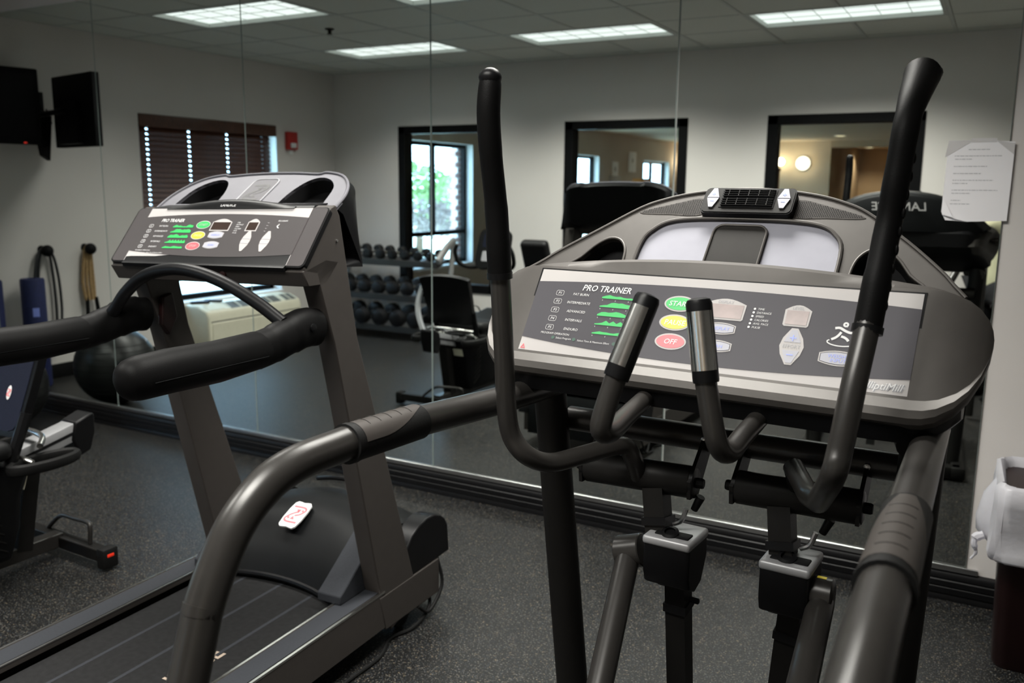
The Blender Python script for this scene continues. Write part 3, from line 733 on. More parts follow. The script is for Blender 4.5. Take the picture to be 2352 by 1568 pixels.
for s_ in (-1, 1):
    gr = smooth2([(-.248, .1585), (-.175, .186), (-.104, .204), (-.100, .157), (-.17, .1555)], 4)
    gr = [(-a*s_, b_) for a, b_ in gr]
    g_ = obj('speaker_grille', MB().plate(gr if s_ < 0 else gr[::-1], [], FR, .001, .0010), 'taupe', rp)
    dots = MB()
    from mathutils.geometry import intersect_point_tri
    def inside(pt, poly):
        r_ = False; j = len(poly)-1
        for i in range(len(poly)):
            if (poly[i][1] > pt[1]) != (poly[j][1] > pt[1]) and pt[0] < (poly[j][0]-poly[i][0])*(pt[1]-poly[i][1])/(poly[j][1]-poly[i][1])+poly[i][0]: r_ = not r_
            j = i
        return r_
    shr = [((a-s_*.16)*.95+s_*.16, (b_-.175)*.90+.175) for a, b_ in gr]
    for i in range(40):
        for j in range(14):
            pt = (s_*(.09+i*.0044+(j % 2)*.0022), .152+j*.0039)
            if inside(pt, shr): dots.plate(ell(pt[0], pt[1], .00145, .00145, 6), [], FR, 0, .0014)
    obj('grille_holes', dots, 'blackm', rp, kind='stuff')
# fan / audio module on top of the arch
FM = (FR[0]+RUP*.183+FR[3]*-.006+EX*.003, EX, RUP, FR[3])
mod = obj('fan_module', MB().plate(rrect(-.100, -.036, .100, .036, .012), [], FM, .034, .026), 'blackp', rp)
obj('module_face', MB().plate(rrect(-.0975, -.033, .0975, .0342, .011), [], FM, .002, .0275), 'frame2', rp)
obj('vent_recess', MB().plate([(-.060, -.021), (.060, -.021), (.060, .029), (-.060, .029)], [], FM, .002, .0285), 'blackm', rp)
for r_ in range(2):
    y0 = -.0195+r_*.0255
    for k in range(4): obj('vent_slat', MB().box(FM[0]+RUP*(y0+.004+k*.0055)+FM[3]*.030, (.112, .0012, .006), M((EX, RUP, FM[3])).transposed() @ M.Rotation(R(25), 3, 'X')), 'blackp', rp)
    for k in range(5): obj('vent_fin', MB().box(FM[0]+EX*(-.044+k*.022)+RUP*(y0+.0125)+FM[3]*.0310, (.0012, .019, .003), M((EX, RUP, FM[3])).transposed()), 'frame', rp)
for sx in (-1, 1):
    c0 = sx*.0775
    obj('fan_up_button', MB().plate([(c0-.0135, .0055), (c0+.0135, .0055), (c0+.0045, .031), (c0-.0045, .031)], [], FM, .003, .0305), 'btn', rp)
    obj('fan_down_button', MB().plate([(c0-.0135, .0035), (c0-.0045, -.022), (c0+.0045, -.022), (c0+.0135, .0035)], [], FM, .003, .0305), 'btn', rp)
    sm = MB().plate([(c0-.0042, .0130), (c0+.0042, .0130), (c0+.0042, .0148), (c0-.0042, .0148)], [], FM, 0, .0309).plate([(c0-.0009, .0097), (c0+.0009, .0097), (c0+.0009, .0181), (c0-.0009, .0181)], [], FM, 0, .0310)
    sm.plate([(c0-.0042, -.0065), (c0+.0042, -.0065), (c0+.0042, -.0047), (c0-.0042, -.0047)], [], FM, 0, .0309)
    obj('blue_signs', sm, 'blue', rp)

# --- frame: hand rails bending down to the floor, uprights, cross bar
lp = [ax(1139, 900, -.905), ax(900, 985, -.905), ax(760, 1040, -.905), ax(690, 1074, -.905), ax(635, 1119, -.905), ax(580, 1196, -.903), ax(540, 1290, -.90), ax(508, 1425, -.89), ax(484, 1568, -.885)]
lp = [Einv(p) for p in lp]; lp.insert(0, V((lp[0].x+.002, .17, 1.098))); d_ = (lp[-1]-lp[-2]).normalized(); e_ = lp[-1]+d_*((lp[-1].z-.03)/-d_.z); lp.append(e_)
lp[1].z = 1.104
uL = sum(p.x for p in lp[:5])/5
for i, p in enumerate(lp): p.x = uL if i < 6 else uL+(p.z-1.1)*-.03
_rx = -.075
rp_ = [Einv(V((_rx, y, z))) for y, z in ((-1.785, 1.104), (-1.95, 1.110), (-2.30, 1.114), (-2.60, 1.114), (-2.77, 1.108), (-2.90, 1.075), (-2.985, .98), (-3.02, .84), (-3.04, .60), (-3.09, .03))]
for s_ in (-1, 1):
    P = catmull([Eb(p.x, p.y, p.z) for p in (lp if s_ < 0 else rp_)], 8)
    obj('hand_rail', MB().tube(P, .0290, 20), 'frame', EL)
    g0, g1 = lp[1]+(lp[2]-lp[1])*.60, lp[3]
    g0 = lp[2]+(lp[1]-lp[2])*.22; g1 = lp[3]+(lp[2]-lp[3])*.30
    q0, q1 = Eb(g0.x, g0.y, g0.z), Eb(g1.x, g1.y, g1.z)
    if s_ > 0: q0, q1 = ax(2087, 1135, _rx), ax(2036, 1295, _rx)
    if s_ > 0: q0.z = q1.z = 1.114
    ww = (q1-q0).normalized()
    gs = obj('rail_grip', MB().tube([q0, q0+ww*.004, q0+(q1-q0)*.5, q1-ww*.012, q1-ww*.011, q1], [.0300, .0328, .0332, .0332, .0348, .0345], 24), 'rubber', EL)
    # sensor plate: half shell over the top
    mb = MB(); secs = []; sd = EX
    for k in range(13):
        t = .05+.86*k/12; c_ = q0+(q1-q0)*t; n_ = ww.cross(sd).normalized(); n_ = n_ if n_.z > 0 else -n_
        half = R(18+62*math.sin(min(1, k/9)*math.pi/2)); secs.append([c_+(n_*math.cos(-half+2*half*j/12)+sd*math.sin(-half+2*half*j/12))*.0338 for j in range(13)])
    mb.loft(secs, False, False); obj('sensor_plate', mb, 'taupe', gs)
    for k in range(5):
        t = .22+.14*k; c_ = q0+(q1-q0)*t
        obj('grip_groove', MB().tube([c_+(n_*math.cos(R(a))+sd*math.sin(R(a)))*.0341 for a in range(-34, 35, 8)], .0007, 6), 'frame', gs)
    # upright
    top = Einv(ax(1262, 880, -.90)); bot = Einv(ax(1312, 1540, -.862)); d_ = bot-top; fl = top+d_*((top.z-.0)/(top.z-bot.z)); hi = top-d_*.06
    f_ = lambda p: Eb(p.x*(-s_ if s_ > 0 else 1), p.y, p.z)
    obj('upright', MB().tube([f_(hi), f_(top), f_(top+(fl-top)*.5), f_(fl)], [.040, .041, .042, .043], 20, up=EY, sq=.80), 'frame2', EL)
    obj('floor_foot', MB().box(f_(fl+V((0, 0, .02))), (.10, .13, .04), None, .008), 'blackp', EL)
cz = 1.000; cy0 = Einv(V((-.5, -1.72, 0))).y
obj('cross_bar', MB().tube([Eb(-.385, cy0, cz-.005), Eb(.40, cy0, cz+.006)], .029, 20), 'frame', EL)
obj('support_arm', MB().tube([Eb(-.36, .17, 1.115), Eb(-.40, .02, 1.108)], .022, 12), 'frame2', EL)
obj('support_arm', MB().tube([Eb(.36, .17, 1.115), Eb(.40, .02, 1.108)], .022, 12), 'frame2', EL)

# --- swing arm pivots hanging below the cross bar
PY = -1.80
for s_, xa, xb, ya_, yb_ in ((-1, (1352, 1069), (1590, 1107), 0, 0), (1, (1695, 1117), (1973, 1164), 0, 0)):
    a, b_ = ay(*xa, PY), ay(*xb, PY)
    dr = (b_-a).normalized()
    pv = obj('pivot_housing', MB().tube([a, a+dr*.002, b_-dr*.002, b_], [.034, .0355, .0355, .034], 24), 'frame2', EL)
    for e, dd in ((a, -dr), (b_, dr)):
        obj('bearing_cap', MB().lathe([(.034, 0), (.034, .008), (.028, .010)], e, dd, 20), 'blackp', pv)
        obj('pivot_bolt', MB().lathe([(.012, .010), (.012, .022), (.010, .026), (.002, .026)], e, dd, 8), 'blackm', pv)
        u_ = Einv(e+dd*.004); br = obj('hanger_bracket', MB().loft([[Eb(u_.x+k*.004, y, z) for (y, z) in ((u_.y-.030, u_.z-.030), (u_.y+.020, u_.z-.032), (cy0+.020, cz-.010), (cy0+.005, cz+.024), (cy0-.022, cz+.018), (u_.y-.035, u_.z+.01))] for k in (-1, 1)]), 'frame2', EL)
        obj('bracket_bolt', MB().lathe([(.007, 0), (.007, .006), (.002, .009)], Eb(u_.x, cy0-.028, cz+.005), -EY, 8), 'alum', br)

# --- swing handles
la = [ax(1127, 178, -.835), ax(1122, 260, -.835), ax(1128, 360, -.835), ax(1140, 480, -.835), ax(1148, 632, -.832)]
lt = [ax(1148, 620, -.832), ax(1157, 800, -.828), ax(1163, 930, -.825), ax(1175, 1000, -.818), ax(1210, 1045, -.79), ay(1262, 1062, -2.03), ay(1330, 1047, -1.97), ay(1405, 1026, -1.90), ay(1437, 1026, -1.865), ay(1455, 1055, -1.845), ay(1466, 1095, -1.815)]
sa = thing  # naming kept short below
sw = obj('swing_handle', MB().tube(catmull(lt, 6), .0200, 18), 'frame', EL)
obj('handle_grip', MB().tube(catmull(la, 6), [.0180, .0205, .0212, .0215, .0217]+[.0218]*7+[.0213]*6+[.0222]*3+[.0235]*3+[.0236], 20), 'foam', sw)
obj('grip_cap', MB().ball(ax(1126, 178, -.835), (.0215, .0215, .018), 18, 8), 'blackp', sw)
d_ = (la[-1]-la[-2]).normalized(); obj('grip_collar', MB().tube([la[-1]-d_*.006, la[-1]+d_*.006], .0250, 20), 'blackp', sw)
rA, rB = ax(2120, 160, -.140), ax(1926, 1080, -.190)
def rl(py):
    t = (160-py)/(160-1080); return rA+(rB-rA)*t
ra_ = [ax(2119, 170, -.140), ax(2088, 262, -.146), ax(2062, 400, -.153), ax(2040, 520, -.160), ax(2015, 640, -.166), ax(1992, 757, -.172)]
rt_ = [ax(1993, 745, -.172), ax(1962, 880, -.179), ax(1930, 1030, -.187), ax(1912, 1095, -.195), ax(1884, 1148, -.205), ay(1850, 1130, -1.95), ay(1823, 1080, -1.86), ay(1815, 1110, -1.80)]
rt_[4] = ay(1880, 1152, -2.03)
sw2 = obj('swing_handle', MB().tube(catmull(rt_[:5], 6)+[ay(1858, 1138, -1.97), ay(1838, 1102, -1.90), ay(1822, 1072, -1.86)], .0200, 18), 'frame', EL)
obj('swing_stub', MB().tube([ay(1822, 1074, -1.862), ay(1835, 1130, -1.80)], .019, 14), 'frame2', sw2)
P = catmull(ra_, 6); k = len(P)
obj('handle_grip', MB().tube(P, [.0305 if i == 0 else .0300-.0090*min(1, i/6) if i < 7 else .0209+.0004*math.sin(i*1.05) if i < 24 else .0222 for i in range(k)], 22), 'foam', sw2)
obj('grip_cap', MB().ball(ra_[0]+V((.001, 0, .001)), (.0312, .0300, .019), 22, 10), 'blackp', sw2)
d_ = (ra_[-1]-ra_[-2]).normalized(); obj('grip_collar', MB().tube([ra_[-1]-d_*.006, ra_[-1]+d_*.006], .0248, 20), 'blackp', sw2)
# finger ridges on the outer side of the right grip
for k in range(9):
    c_ = ra_[1]+(ra_[-1]-ra_[1])*(.20+.085*k); obj('finger_ridge', MB().ball(c_+V((.0200, .004, -.002)), (.0035, .005, .009), 10, 6), 'foam', sw2)

# --- fixed pulse grips in front of the console
def at(p, f): return CAM+ray(*p)*f
for (gt, gb, t0, t1, t2, end) in (((1491, 676), (1414, 868), (1408, 885), (1380, 978), (1400, 992), ay(1500, 898, -1.88)), ((1604, 684), (1622, 878), (1624, 895), (1645, 1010), (1672, 1040), ay(1770, 930, -1.88))):
    f = 1.47
    A, B = at(gt, f), at(gb, f); d_ = (B-A).normalized()
    tp = [at(gb, f)-d_*.02, at(t0, f), at(t1, f)+V((0, 0, 0)), at(t2, f*1.02), at(t2, f*1.02)+(end-at(t2, f*1.02))*.35, end]
    pg = obj('pulse_bar', MB().tube(catmull(tp, 7), .0185, 18), 'frame', EL)
    obj('grip_sleeve', MB().tube([A, A+d_*.003, A+d_*.010, B-d_*.004, B], [.012, .0195, .0222, .0222, .0215], 24), 'blackp', pg)
    sd = V((.75, -.55, .35)) if gt[0] < 1550 else V((.10, -.95, .3)); sd = V((-.55, -.80, .25)) if gt[0] < 1550 else V((.0, -.97, .2))
    sd = (sd-d_*sd.dot(d_)).normalized(); tn = d_.cross(sd)
    L_ = (B-A).length; secs = []
    for k in range(9):
        c_ = A+d_*(L_*(.155+.70*k/8)); secs.append([c_+(sd*math.cos(R(a))+tn*math.sin(R(a)))*.0228 for a in range(-74, 75, 12)])
    obj('chrome_contact', MB().loft(secs, False, False), 'steel', pg)

# --- lower links: square post, clamp, silver/black joint box, pedal bar
for s_, post, bx, cyl, ft in ((-1, ((1507, 1118), (1515, 1232)), (1466, 1594, 1203, 1372), ((1478, 1262), (1420, 1268)), ((1443, 1275), (1374, 1590))),
                              (1, ((1795, 1160), (1800, 1290)), (1737, 1860, 1262, 1440), ((1850, 1358), (1915, 1372)), ((1885, 1385), (1838, 1590)))):
    yb = -1.83
    A, B = ay(*post[0], yb+.02), ay(*post[1], yb)
    dn = (B-A).normalized()
    rot = M((EX, EY, EZ)).transposed()
    lk = obj('link_post', MB().tube([A, B+dn*.03], .033, 4, up=(EX+EY)), 'frame2', EL)
    obj('clamp_collar', MB().tube([B-dn*.045, B-dn*.028], .040, 4, up=(EX+EY)), 'blackp', lk)
    # quick release lever
    lv = B-dn*.035+EX*.035
    obj('clamp_lever', MB().tube(catmull([lv, lv+EX*.018+EZ*.012, lv+EX*.028+EZ*.040], 4), .0055, 8), 'alum', lk)
    obj('lever_knob', MB().tube([lv+EX*.034+EZ*.030+EY*.03, lv+EX*.048+EZ*.062+EY*.03], [.008, .010], 10), 'blackp', lk)
    x0, x1, y0, y1 = bx; tl_, br_ = ay(x0, y0+30, yb-.05), ay(x1, y1, yb-.05)
    c0 = (tl_+br_)/2; wv = .098 if s_ > 0 else .104; zt, zb = tl_.z+.004, br_.z+.006
    cu_ = Einv(c0); uc = cu_.x; yc = Einv(V((c0.x, yb, 0))).y
    sec = lambda u, sc, dz=0: [Eb(u, yc+y*sc, z+dz) for y, z in ((-.056, zb+.03), (-.046, zb+.004), (-.01, zb-.012), (.030, zb), (.056, zb+.045), (.060, zt-.05), (.056, zt-.010), (-.056, zt-.010))]
    obj('joint_box', MB().loft([sec(uc-wv/2, .93), sec(uc-wv/2+.008, 1), sec(uc+wv/2-.008, 1), sec(uc+wv/2, .93)]), 'blackp', lk, bevel=.003)
    obj('joint_cover', MB().box(Eb(uc, yc, zt-.004), (wv+.004, .118, .020), rot, .007, 3), 'satin', lk)
    obj('joint_slot', MB().box(Eb(uc+.004, yc-.022, zt+.0065), (.076, .032, .006), rot, .0025), 'blackm', lk)
    obj('joint_pin', MB().lathe([(.019, 0), (.019, .008), (.012, .010), (.012, .004), (.004, .004)], Eb(uc-.002, yc-.026, zt+.006), EZ-EY*.4, 16), 'blackp', lk)
    lo0 = Eb(uc+.006, yc+.01, zb); lo1 = ay(1562 if s_ < 0 else 1790, 1600, yb+.06); dl = (lo1-lo0).normalized(); lo2 = lo0+dl*((lo0.z-.10)/-dl.z)
    ps = obj('drop_post', MB().tube([lo0+dl*-.02, lo2], .032, 4, up=(EX+EY)), 'frame2', EL)
    obj('post_collar', MB().tube([lo0+dl*.055, lo0+dl*.075], .037, 4, up=(EX+EY)), 'blackm', ps)
    obj('post_screw', MB().lathe([(.007, 0), (.007, .02), (.004, .022)], lo0+dl*.02-EX*.026, -EX, 8), 'blackm', ps)
    obj('post_screw', MB().lathe([(.007, 0), (.007, .02), (.004, .022)], lo0+dl*.045+EX*.026, EX, 8), 'blackm', ps)
    c1, c2 = ay(*cyl[0], yb-.01), ay(*cyl[1], yb-.01)
    pb = obj('pedal_bar', MB().tube([ay(*ft[0], yb-.02), ay(*ft[1], yb-.28), ay(*ft[1], yb-.28)+(ay(*ft[1], yb-.28)-ay(*ft[0], yb-.02))*.9], .0265, 18), 'frame', EL)
    obj('bar_hub', MB().tube([c1, c1+(c2-c1)*.04, c1+(c2-c1)*.93, c2], [.035, .037, .037, .030], 22), 'frame', pb)
    if s_ > 0: obj('yellow_tag', MB().box(c1+(c2-c1)*.55+EZ*.0372, (.018, .010, .0008), rot), 'yellow', pb)
    e_ = ay(*ft[1], yb-.28)+(ay(*ft[1], yb-.28)-ay(*ft[0], yb-.02))*.9
    obj('foot_pedal', MB().box(e_+V((0, -.12, 0)), (.15, .36, .035), None, .012), 'blackm', pb)
# --- floor frame
bf = MB()
for u in (-.40, .40): bf.bb(V((0, 0, 0)), V((0, 0, 0))) if False else bf.box(Eb(u, -.28, .045), (.075, 1.40, .07), M((EX, EY, EZ)).transposed(), .012)
for y in (-.93, .38): bf.box(Eb(0, y, .045), (.84, .075, .07), M((EX, EY, EZ)).transposed(), .012)
obj('floor_frame', bf, 'frame2', EL)

# ================================================================== treadmill
_th = R(2.0)
TX, TY, TZ = V((math.cos(_th), math.sin(_th), .022)).normalized(), V((-math.sin(_th), math.cos(_th), 0)), V((0, 0, 1))
TXF = V((math.cos(_th), math.sin(_th), 0))
TO = V((-2.06, -1.755, 0))
def Tb(u, y, z): return TO+TXF*u+TY*y+TZ*(z+.022*u*max(0, (z-.3))/1.0)
def Tinv(p): q = p-TO; return V((q.dot(TXF), q.dot(TY), q.z))
TR = thing('treadmill', 'taupe treadmill with black foam hand rails standing left of the elliptical', 'treadmill', (-2.06, -1.9, 0))
UPT = (TY*.125+TZ*.157).normalized()
FT = (TO+TZ*1.318, TX, UPT, TX.cross(UPT))
_a, _b = TO+TY*.19+TZ*1.485, TO+TY*.335+TZ*1.582
RUT = (_b-_a).normalized(); FH = (_a, TX, RUT, TX.cross(RUT))
# uprights: tapered columns
def col(u, grow=0):
    P = [(.395-grow, .06), (.330, .233), (.232, .654), (.130, 1.08), (.058, 1.290), (.004, 1.300), (.004, 1.318), (.128, 1.474), (.150, 1.482), (.168, 1.45), (.240, 1.085), (.372, .693), (.535, .196), (.560, .10)]
    return [Tb(u, y, z) for y, z in P]
for s_ in (-1, 1):
    obj('upright', MB().loft([col(s_*u) for u in (.322, .386)]), 'taupe', TR, bevel=.004)
    obj('side_plate', MB().bb((0, 0, 0), (.001, .001, .001)) if False else MB().loft([[Tb(s_*u, y, z) for y, z in ((.36, .075), (.33, .20), (.70, .20), (.70, .07))] for u in (.33, .388)]), 'taupe', TR, bevel=.003)
    obj('upright_screw', MB().lathe([(.004, 0), (.004, .003), (.001, .004)], Tb(s_*.386, .15, 1.38), TXF*s_, 10), 'alum', TR)
# console body
def csec(u):
    P = [(-.006, 1.300), (-.012, 1.312), (-.002, 1.3185), (.0616, 1.3968), (.1236, 1.4735), (.132, 1.480), (.19, 1.487), (.215, 1.46), (.20, 1.36), (.12, 1.30)]
    a = abs(u); s = 1 if a <= .36 else max(.0, 1-((a-.36)/.0275)**2.5)**.5 if a < .3872 else .15
    c = (.09, 1.39); return [Tb(u, c[0]+(y-c[0])*(.86+.14*s), c[1]+(z-c[1])*(.86+.14*s)) for y, z in P]
tc = obj('console_housing', MB().loft([csec(u) for u in (-.325, -.2, 0, .2, .325)]), 'blackp', TR, sharp=28)
obj('lower_crosspiece', MB().loft([[Tb(u, y, z) for y, z in ((-.004, 1.302), (.022, 1.258), (.10, 1.258), (.16, 1.32), (.10, 1.33))] for u in (-.386, .386)]), 'taupe', TR, bevel=.003)
obj('key_socket', MB().lathe([(.011, 0), (.011, .006), (.004, .008)], Tb(.085, .005, 1.285), -TY, 14), 'maroon', TR)
pan = obj('control_panel', MB().plate(rrect(-.3885, -.006, .3885, .203, .016), [], FT, .016, .0), 'blackp', TR, bevel=.004)
obj('panel_plate', MB().plate(rrect(-.383, -.001, .383, .200, .012), [], FT, .001, .0011), 'overlay_t', pan)
obj('overlay_sheet', MB().plate([(-.327, .0), (.327, .0), (.327, .199), (-.327, .199)], [], FT, 0, .0016), 'overlay_l', pan)
wt = lambda u: .1775-.013*(u/.327)**2
wb = lambda u: .0205+.015*(u/.327)**2
cu = [-.3275+.655*k/20 for k in range(21)]
obj('overlay_field', MB().plate([(u, wb(u)) for u in cu]+[(u, wt(u)) for u in cu[::-1]], [], FT, 0, .0022), 'overlay_t', pan)
wp = Each('lettering', 'white', pan); gp = Each('effort_graph', 'green', pan); rims = Each('button_rim', 'overlay_l', pan); Z0 = .0030
wp.text('PRO TRAINER', FT, (-.254, .146), .0170, .22, z=Z0, bold=.02, sx=.92)
for k in range(5):
    w = .1305-.0195*k
    ring(wp, rrect(-.296, w-.006, -.278, w+.006, .004), rrect(-.2948, w-.0048, -.2792, w+.0048, .003), FT, Z0)
    wp.text('P%d' % (k+1), FT, (-.287, w-.003), .008, .1, 'CENTER', Z0); wp.text(nm[k], FT, (-.233, w-.003), .0082, .1, 'CENTER', Z0)
    x0, x1 = -.19, -.105; n = len(shapes[k])
    gp.plate([(x0, w-.0055), (x1, w-.0055)]+[(x0+(x1-x0)*i/(n-1), w-.004+.0125*shapes[k][i]) for i in range(n)][::-1], [], FT, 0, Z0)
wp.text('PROGRAM OPERATION', FT, (-.30, .0355), .0062, .1, z=Z0); wp.text('Select Program   Select Time & Maximum Effort', FT, (-.285, .0275), .0056, .1, z=Z0)
for i, t in enumerate(['TIME', 'DISTANCE', 'SPEED', 'CALORIES', 'PACE', 'PULSE']): wp.text(t, FT, (.067, .143-.0075*i), .0058, .1, z=Z0)
for i in range(4): wp.text('---', FT, (.185, .143-.010*i), .0075, .1, z=Z0)
wp.text('PROGRAM', FT, (.222, .149), .0075, .1, z=Z0); stroke(wp, [(.226, .132), (.232, .140), (.229, .130), (.236, .126)], .003, FT, Z0)
for nmb, mt, (cx, cy), tx in (('start_button', 'green', (-.0665, .136), 'START'), ('pause_button', 'yellow', (-.0660, .0965), 'PAUSE'), ('stop_button', 'red', (-.0655, .0575), 'STOP')):
    rims.plate(ell(cx, cy, .029, .0155), [ell(cx, cy, .0265, .0130)], FT, 0, .0028)
    obj(nmb, MB().plate(ell(cx, cy, .0263, .0128), [], FT, .001, .0031), mt, pan); obj('button_text', MB().text(tx, FT, (cx, cy-.004), .0115, .12, 'CENTER', .0036), 'overlay_l', pan)
for nmb, (cx, cy), tx in (('display_button', (.0055, .099), 'DISPLAY'), ('scan_button', (.0062, .0625), 'SCAN')):
    rims.plate(barrel(cx, cy, .0300, .0135), [barrel(cx, cy, .0285, .012)], FT, 0, .0028)
    obj(nmb, MB().plate(barrel(cx, cy, .0280, .0115), [], FT, .001, .0031), 'btn', pan); obj('button_text', MB().text(tx, FT, (cx, cy-.0035), .0095, .1, 'CENTER', .0036), 'blue', pan)
for nmb, x0, x1 in (('display_window', -.032, .046), ('speed_window', .110, .155)):
    o_ = [(x0, .114), (x1, .114), (x1, .147)]+[(x1-(x1-x0)*k/8, .147+.012*math.sin(math.pi*k/8)) for k in range(1, 8)]+[(x0, .147)]
    rims.plate(o_, [], FT, 0, .0028); obj(nmb, MB().plate([(x0+.004, .118), (x1-.004, .118), (x1-.004, .146), (x0+.004, .146)], [], FT, 0, .0033), 'ledk', pan)
for cx in (.1335, .2080):
    cy = .079; hw, hh, tp = .0175, .036, .004
    rims.plate(diamond(.001, .001, .0001), [], FT, 0, .0005) if False else None
    P = [(cx+tp, cy+hh), (cx-tp, cy+hh), (cx-hw*.85, cy+hh*.42), (cx-hw, cy), (cx-hw*.85, cy-hh*.42), (cx-tp, cy-hh), (cx+tp, cy-hh), (cx+hw*.85, cy-hh*.42), (cx+hw, cy), (cx+hw*.85, cy+hh*.42)]
    obj('rocker_button', MB().plate(P, [], FT, .001, .0031), 'overlay_l', pan)
    obj('rocker_lines', MB().plate([(cx-.015, cy+.007), (cx+.015, cy+.007), (cx+.015, cy+.0085), (cx-.015, cy+.0085)], [], FT, 0, .0036).plate([(cx-.015, cy-.0085), (cx+.015, cy-.0085), (cx+.015, cy-.007), (cx-.015, cy-.007)], [], FT, 0, .0036), 'btn', pan)
# maker strip on the ridge
def rsec(u): h = .022*math.cos(u/.26*math.pi/2)**1.2 if abs(u) < .26 else 0; return [Tb(u, .118, 1.474), Tb(u, .126, 1.478+h*.8), Tb(u, .138, 1.480+h), Tb(u, .165, 1.482+h*.6), Tb(u, .185, 1.484), Tb(u, .15, 1.46)]
obj('name_strip', MB().loft([rsec(-.259+.518*k/20) for k in range(21)]), 'blackp', TR, sharp=60)
obj('maker_name', MB().text('LANDICE', (Tb(0, .1205, 1.480), TX, (TZ+TY*.62).normalized(), (-TY+TZ*.62).normalized()), (0, 0), .0150, .1, 'CENTER', .0016, bold=.02), 'white', TR)
# hood behind the console with cup wells
harch = smooth2([(-.366, -.018), (-.362, .045), (-.335, .105), (-.285, .152), (-.215, .172), (-.185, .164), (-.10, .172), (0, .175), (.10, .172), (.185, .164), (.215, .172), (.285, .152), (.335, .105), (.362, .045), (.366, -.018)], 4, False)
wel = smooth2([(.128, .006), (.138, .070), (.165, .125), (.205, .146), (.255, .130), (.292, .085), (.305, .006)], 4, False); welL = [(-a, b_) for a, b_ in wel][::-1]
insr = rrect(-.052, -.005, .052, .140, .022)
hd = obj('rear_hood', MB().plate(harch+[(.366, -.03), (-.366, -.03)], [wel, welL], FH, .010, 0), 'pewter_l', TR)
fr_ = [FH[0]+TX*a+RUT*b_ for a, b_ in harch]
bk = [p+TY*.035-TZ*.02 for p in fr_]; bk2 = [Tb(a*1.0, .30, 1.30+b_*.35) for a, b_ in harch]; bk3 = [Tb(a, .20, 1.30) for a, b_ in harch]
obj('hood_back', MB().loft([fr_, bk, bk2, bk3], False, False), 'blackp', TR, sharp=50)  # black here stands in for the backlit shade on the hood's rear
obj('hood_rim', MB().tube([p+FH[3]*.001 for p in fr_], .0048, 8), 'pewter_l', hd)
for c_ in (wel, welL):
    P = [FH[0]+TX*a+RUT*b_ for a, b_ in c_]
    obj('cup_well', MB().plate(c_, [], FH, .003, -.055), 'blackm', hd); obj('well_wall', MB().loft([P, [p-FH[3]*.055 for p in P]], True, False), 'blackm', hd)
i_ = obj('hood_insert', MB().plate(insr, [], FH, .004, .002), 'overlay', hd)
obj('insert_rim', MB().tube([FH[0]+TX*a+RUT*b_+FH[3]*.002 for a, b_ in insr], .0022, 8, closed=True), 'greyprint', hd)
def emblem(mb, Fr, c, s, z):
    c0, c1 = c
    stroke(mb, [(c0-.50*s, c1+.62*s), (c0+.30*s, c1+.62*s), (c0+.52*s, c1+.40*s), (c0+.30*s, c1+.05*s), (c0+.0*s, c1-.10*s)], .15*s, Fr, z)
    stroke(mb, [(c0+.50*s, c1-.62*s), (c0-.30*s, c1-.62*s), (c0-.52*s, c1-.40*s), (c0-.30*s, c1-.05*s), (c0-.0*s, c1+.20*s), (c0+.12*s, c1+.32*s)], .15*s, Fr, z)
    mb.plate([(c0-.18*s, c1+.42*s), (c0+.18*s, c1+.46*s), (c0+.12*s, c1+.12*s)], [], Fr, 0, z); mb.plate(ell(c0+.32*s, c1+.36*s, .09*s, .09*s, 10), [], Fr, 0, z)
    mb.plate([(c0-.05*s, c1-.10*s), (c0+.18*s, c1-.42*s), (c0-.18*s, c1-.42*s)], [], Fr, 0, z); mb.plate(ell(c0-.30*s, c1-.33*s, .09*s, .09*s, 10), [], Fr, 0, z)
em = MB(); emblem(em, FH, (0, .065), .062, .0026); obj('hood_emblem', em, 'blackp', hd)

# rails, belt, deck
YR = -1.22                                   # rear end, in front of the camera's left
for s_ in (-1, 1):
    u0, u1 = (.288, .386)
    obj('side_rail', MB().loft([[Tb(s_*u, y, z) for u, z in ((u1, .085), (u1, .205), (u1-.006, .212), (u0, .212), (u0, .195), (u1-.02, .19), (u1-.02, .085))] for y in (YR, .36)]), 'taupe', TR, sharp=30)
    obj('tread_tape', MB().loft([[Tb(s_*u, y, z) for u, z in ((u0+.012, .2125), (u1-.012, .2125), (u1-.012, .2145), (u0+.012, .2145))] for y in (YR+.01, .34)]), 'tread', TR)
    for uu in (u0+.004, u1-.003): obj('rail_edge', MB().loft([[Tb(s_*(uu+du), y, z) for du, z in ((-.004, .208), (.004, .208), (.004, .2150), (-.004, .2150))] for y in (YR, .36)]), 'steel', TR)
obj('deck', MB().bb((0, 0, 0), (.001, .001, .001)) if False else MB().loft([[Tb(u, y, z) for u, z in ((-.30, .10), (.30, .10), (.30, .165), (-.30, .165))] for y in (YR+.03, .40)]), 'blackm', TR)
bl_ = obj('running_belt', MB().loft([[Tb(u, y, z) for u, z in ((-.272, .168), (.272, .168), (.272, .182), (-.272, .182))] for y in (YR+.02, .38)]), 'belt', TR)
obj('belt_print', MB().text('LANDICE', (Tb(.17, -.30, .182), TY, -TXF, TZ), (0, 0), .085, .0, 'CENTER', .0006, bold=.02, sx=.9), mat('belt_print_tan', (.30, .24, .19), .6), TR)
for k in range(3): obj('belt_seam', MB().loft([[Tb(-.15+.15*k+du, y, .1824) for du in (-.006, .006)] for y in (YR+.02, .36)], False, False), 'tread', TR)
obj('rear_roller_cover', MB().loft([[Tb(u, y, z) for y, z in ((YR-.06, .07), (YR-.07, .15), (YR-.03, .205), (YR+.03, .212), (YR+.03, .07))] for u in (-.388, .388)]), 'blackp', TR, bevel=.006)
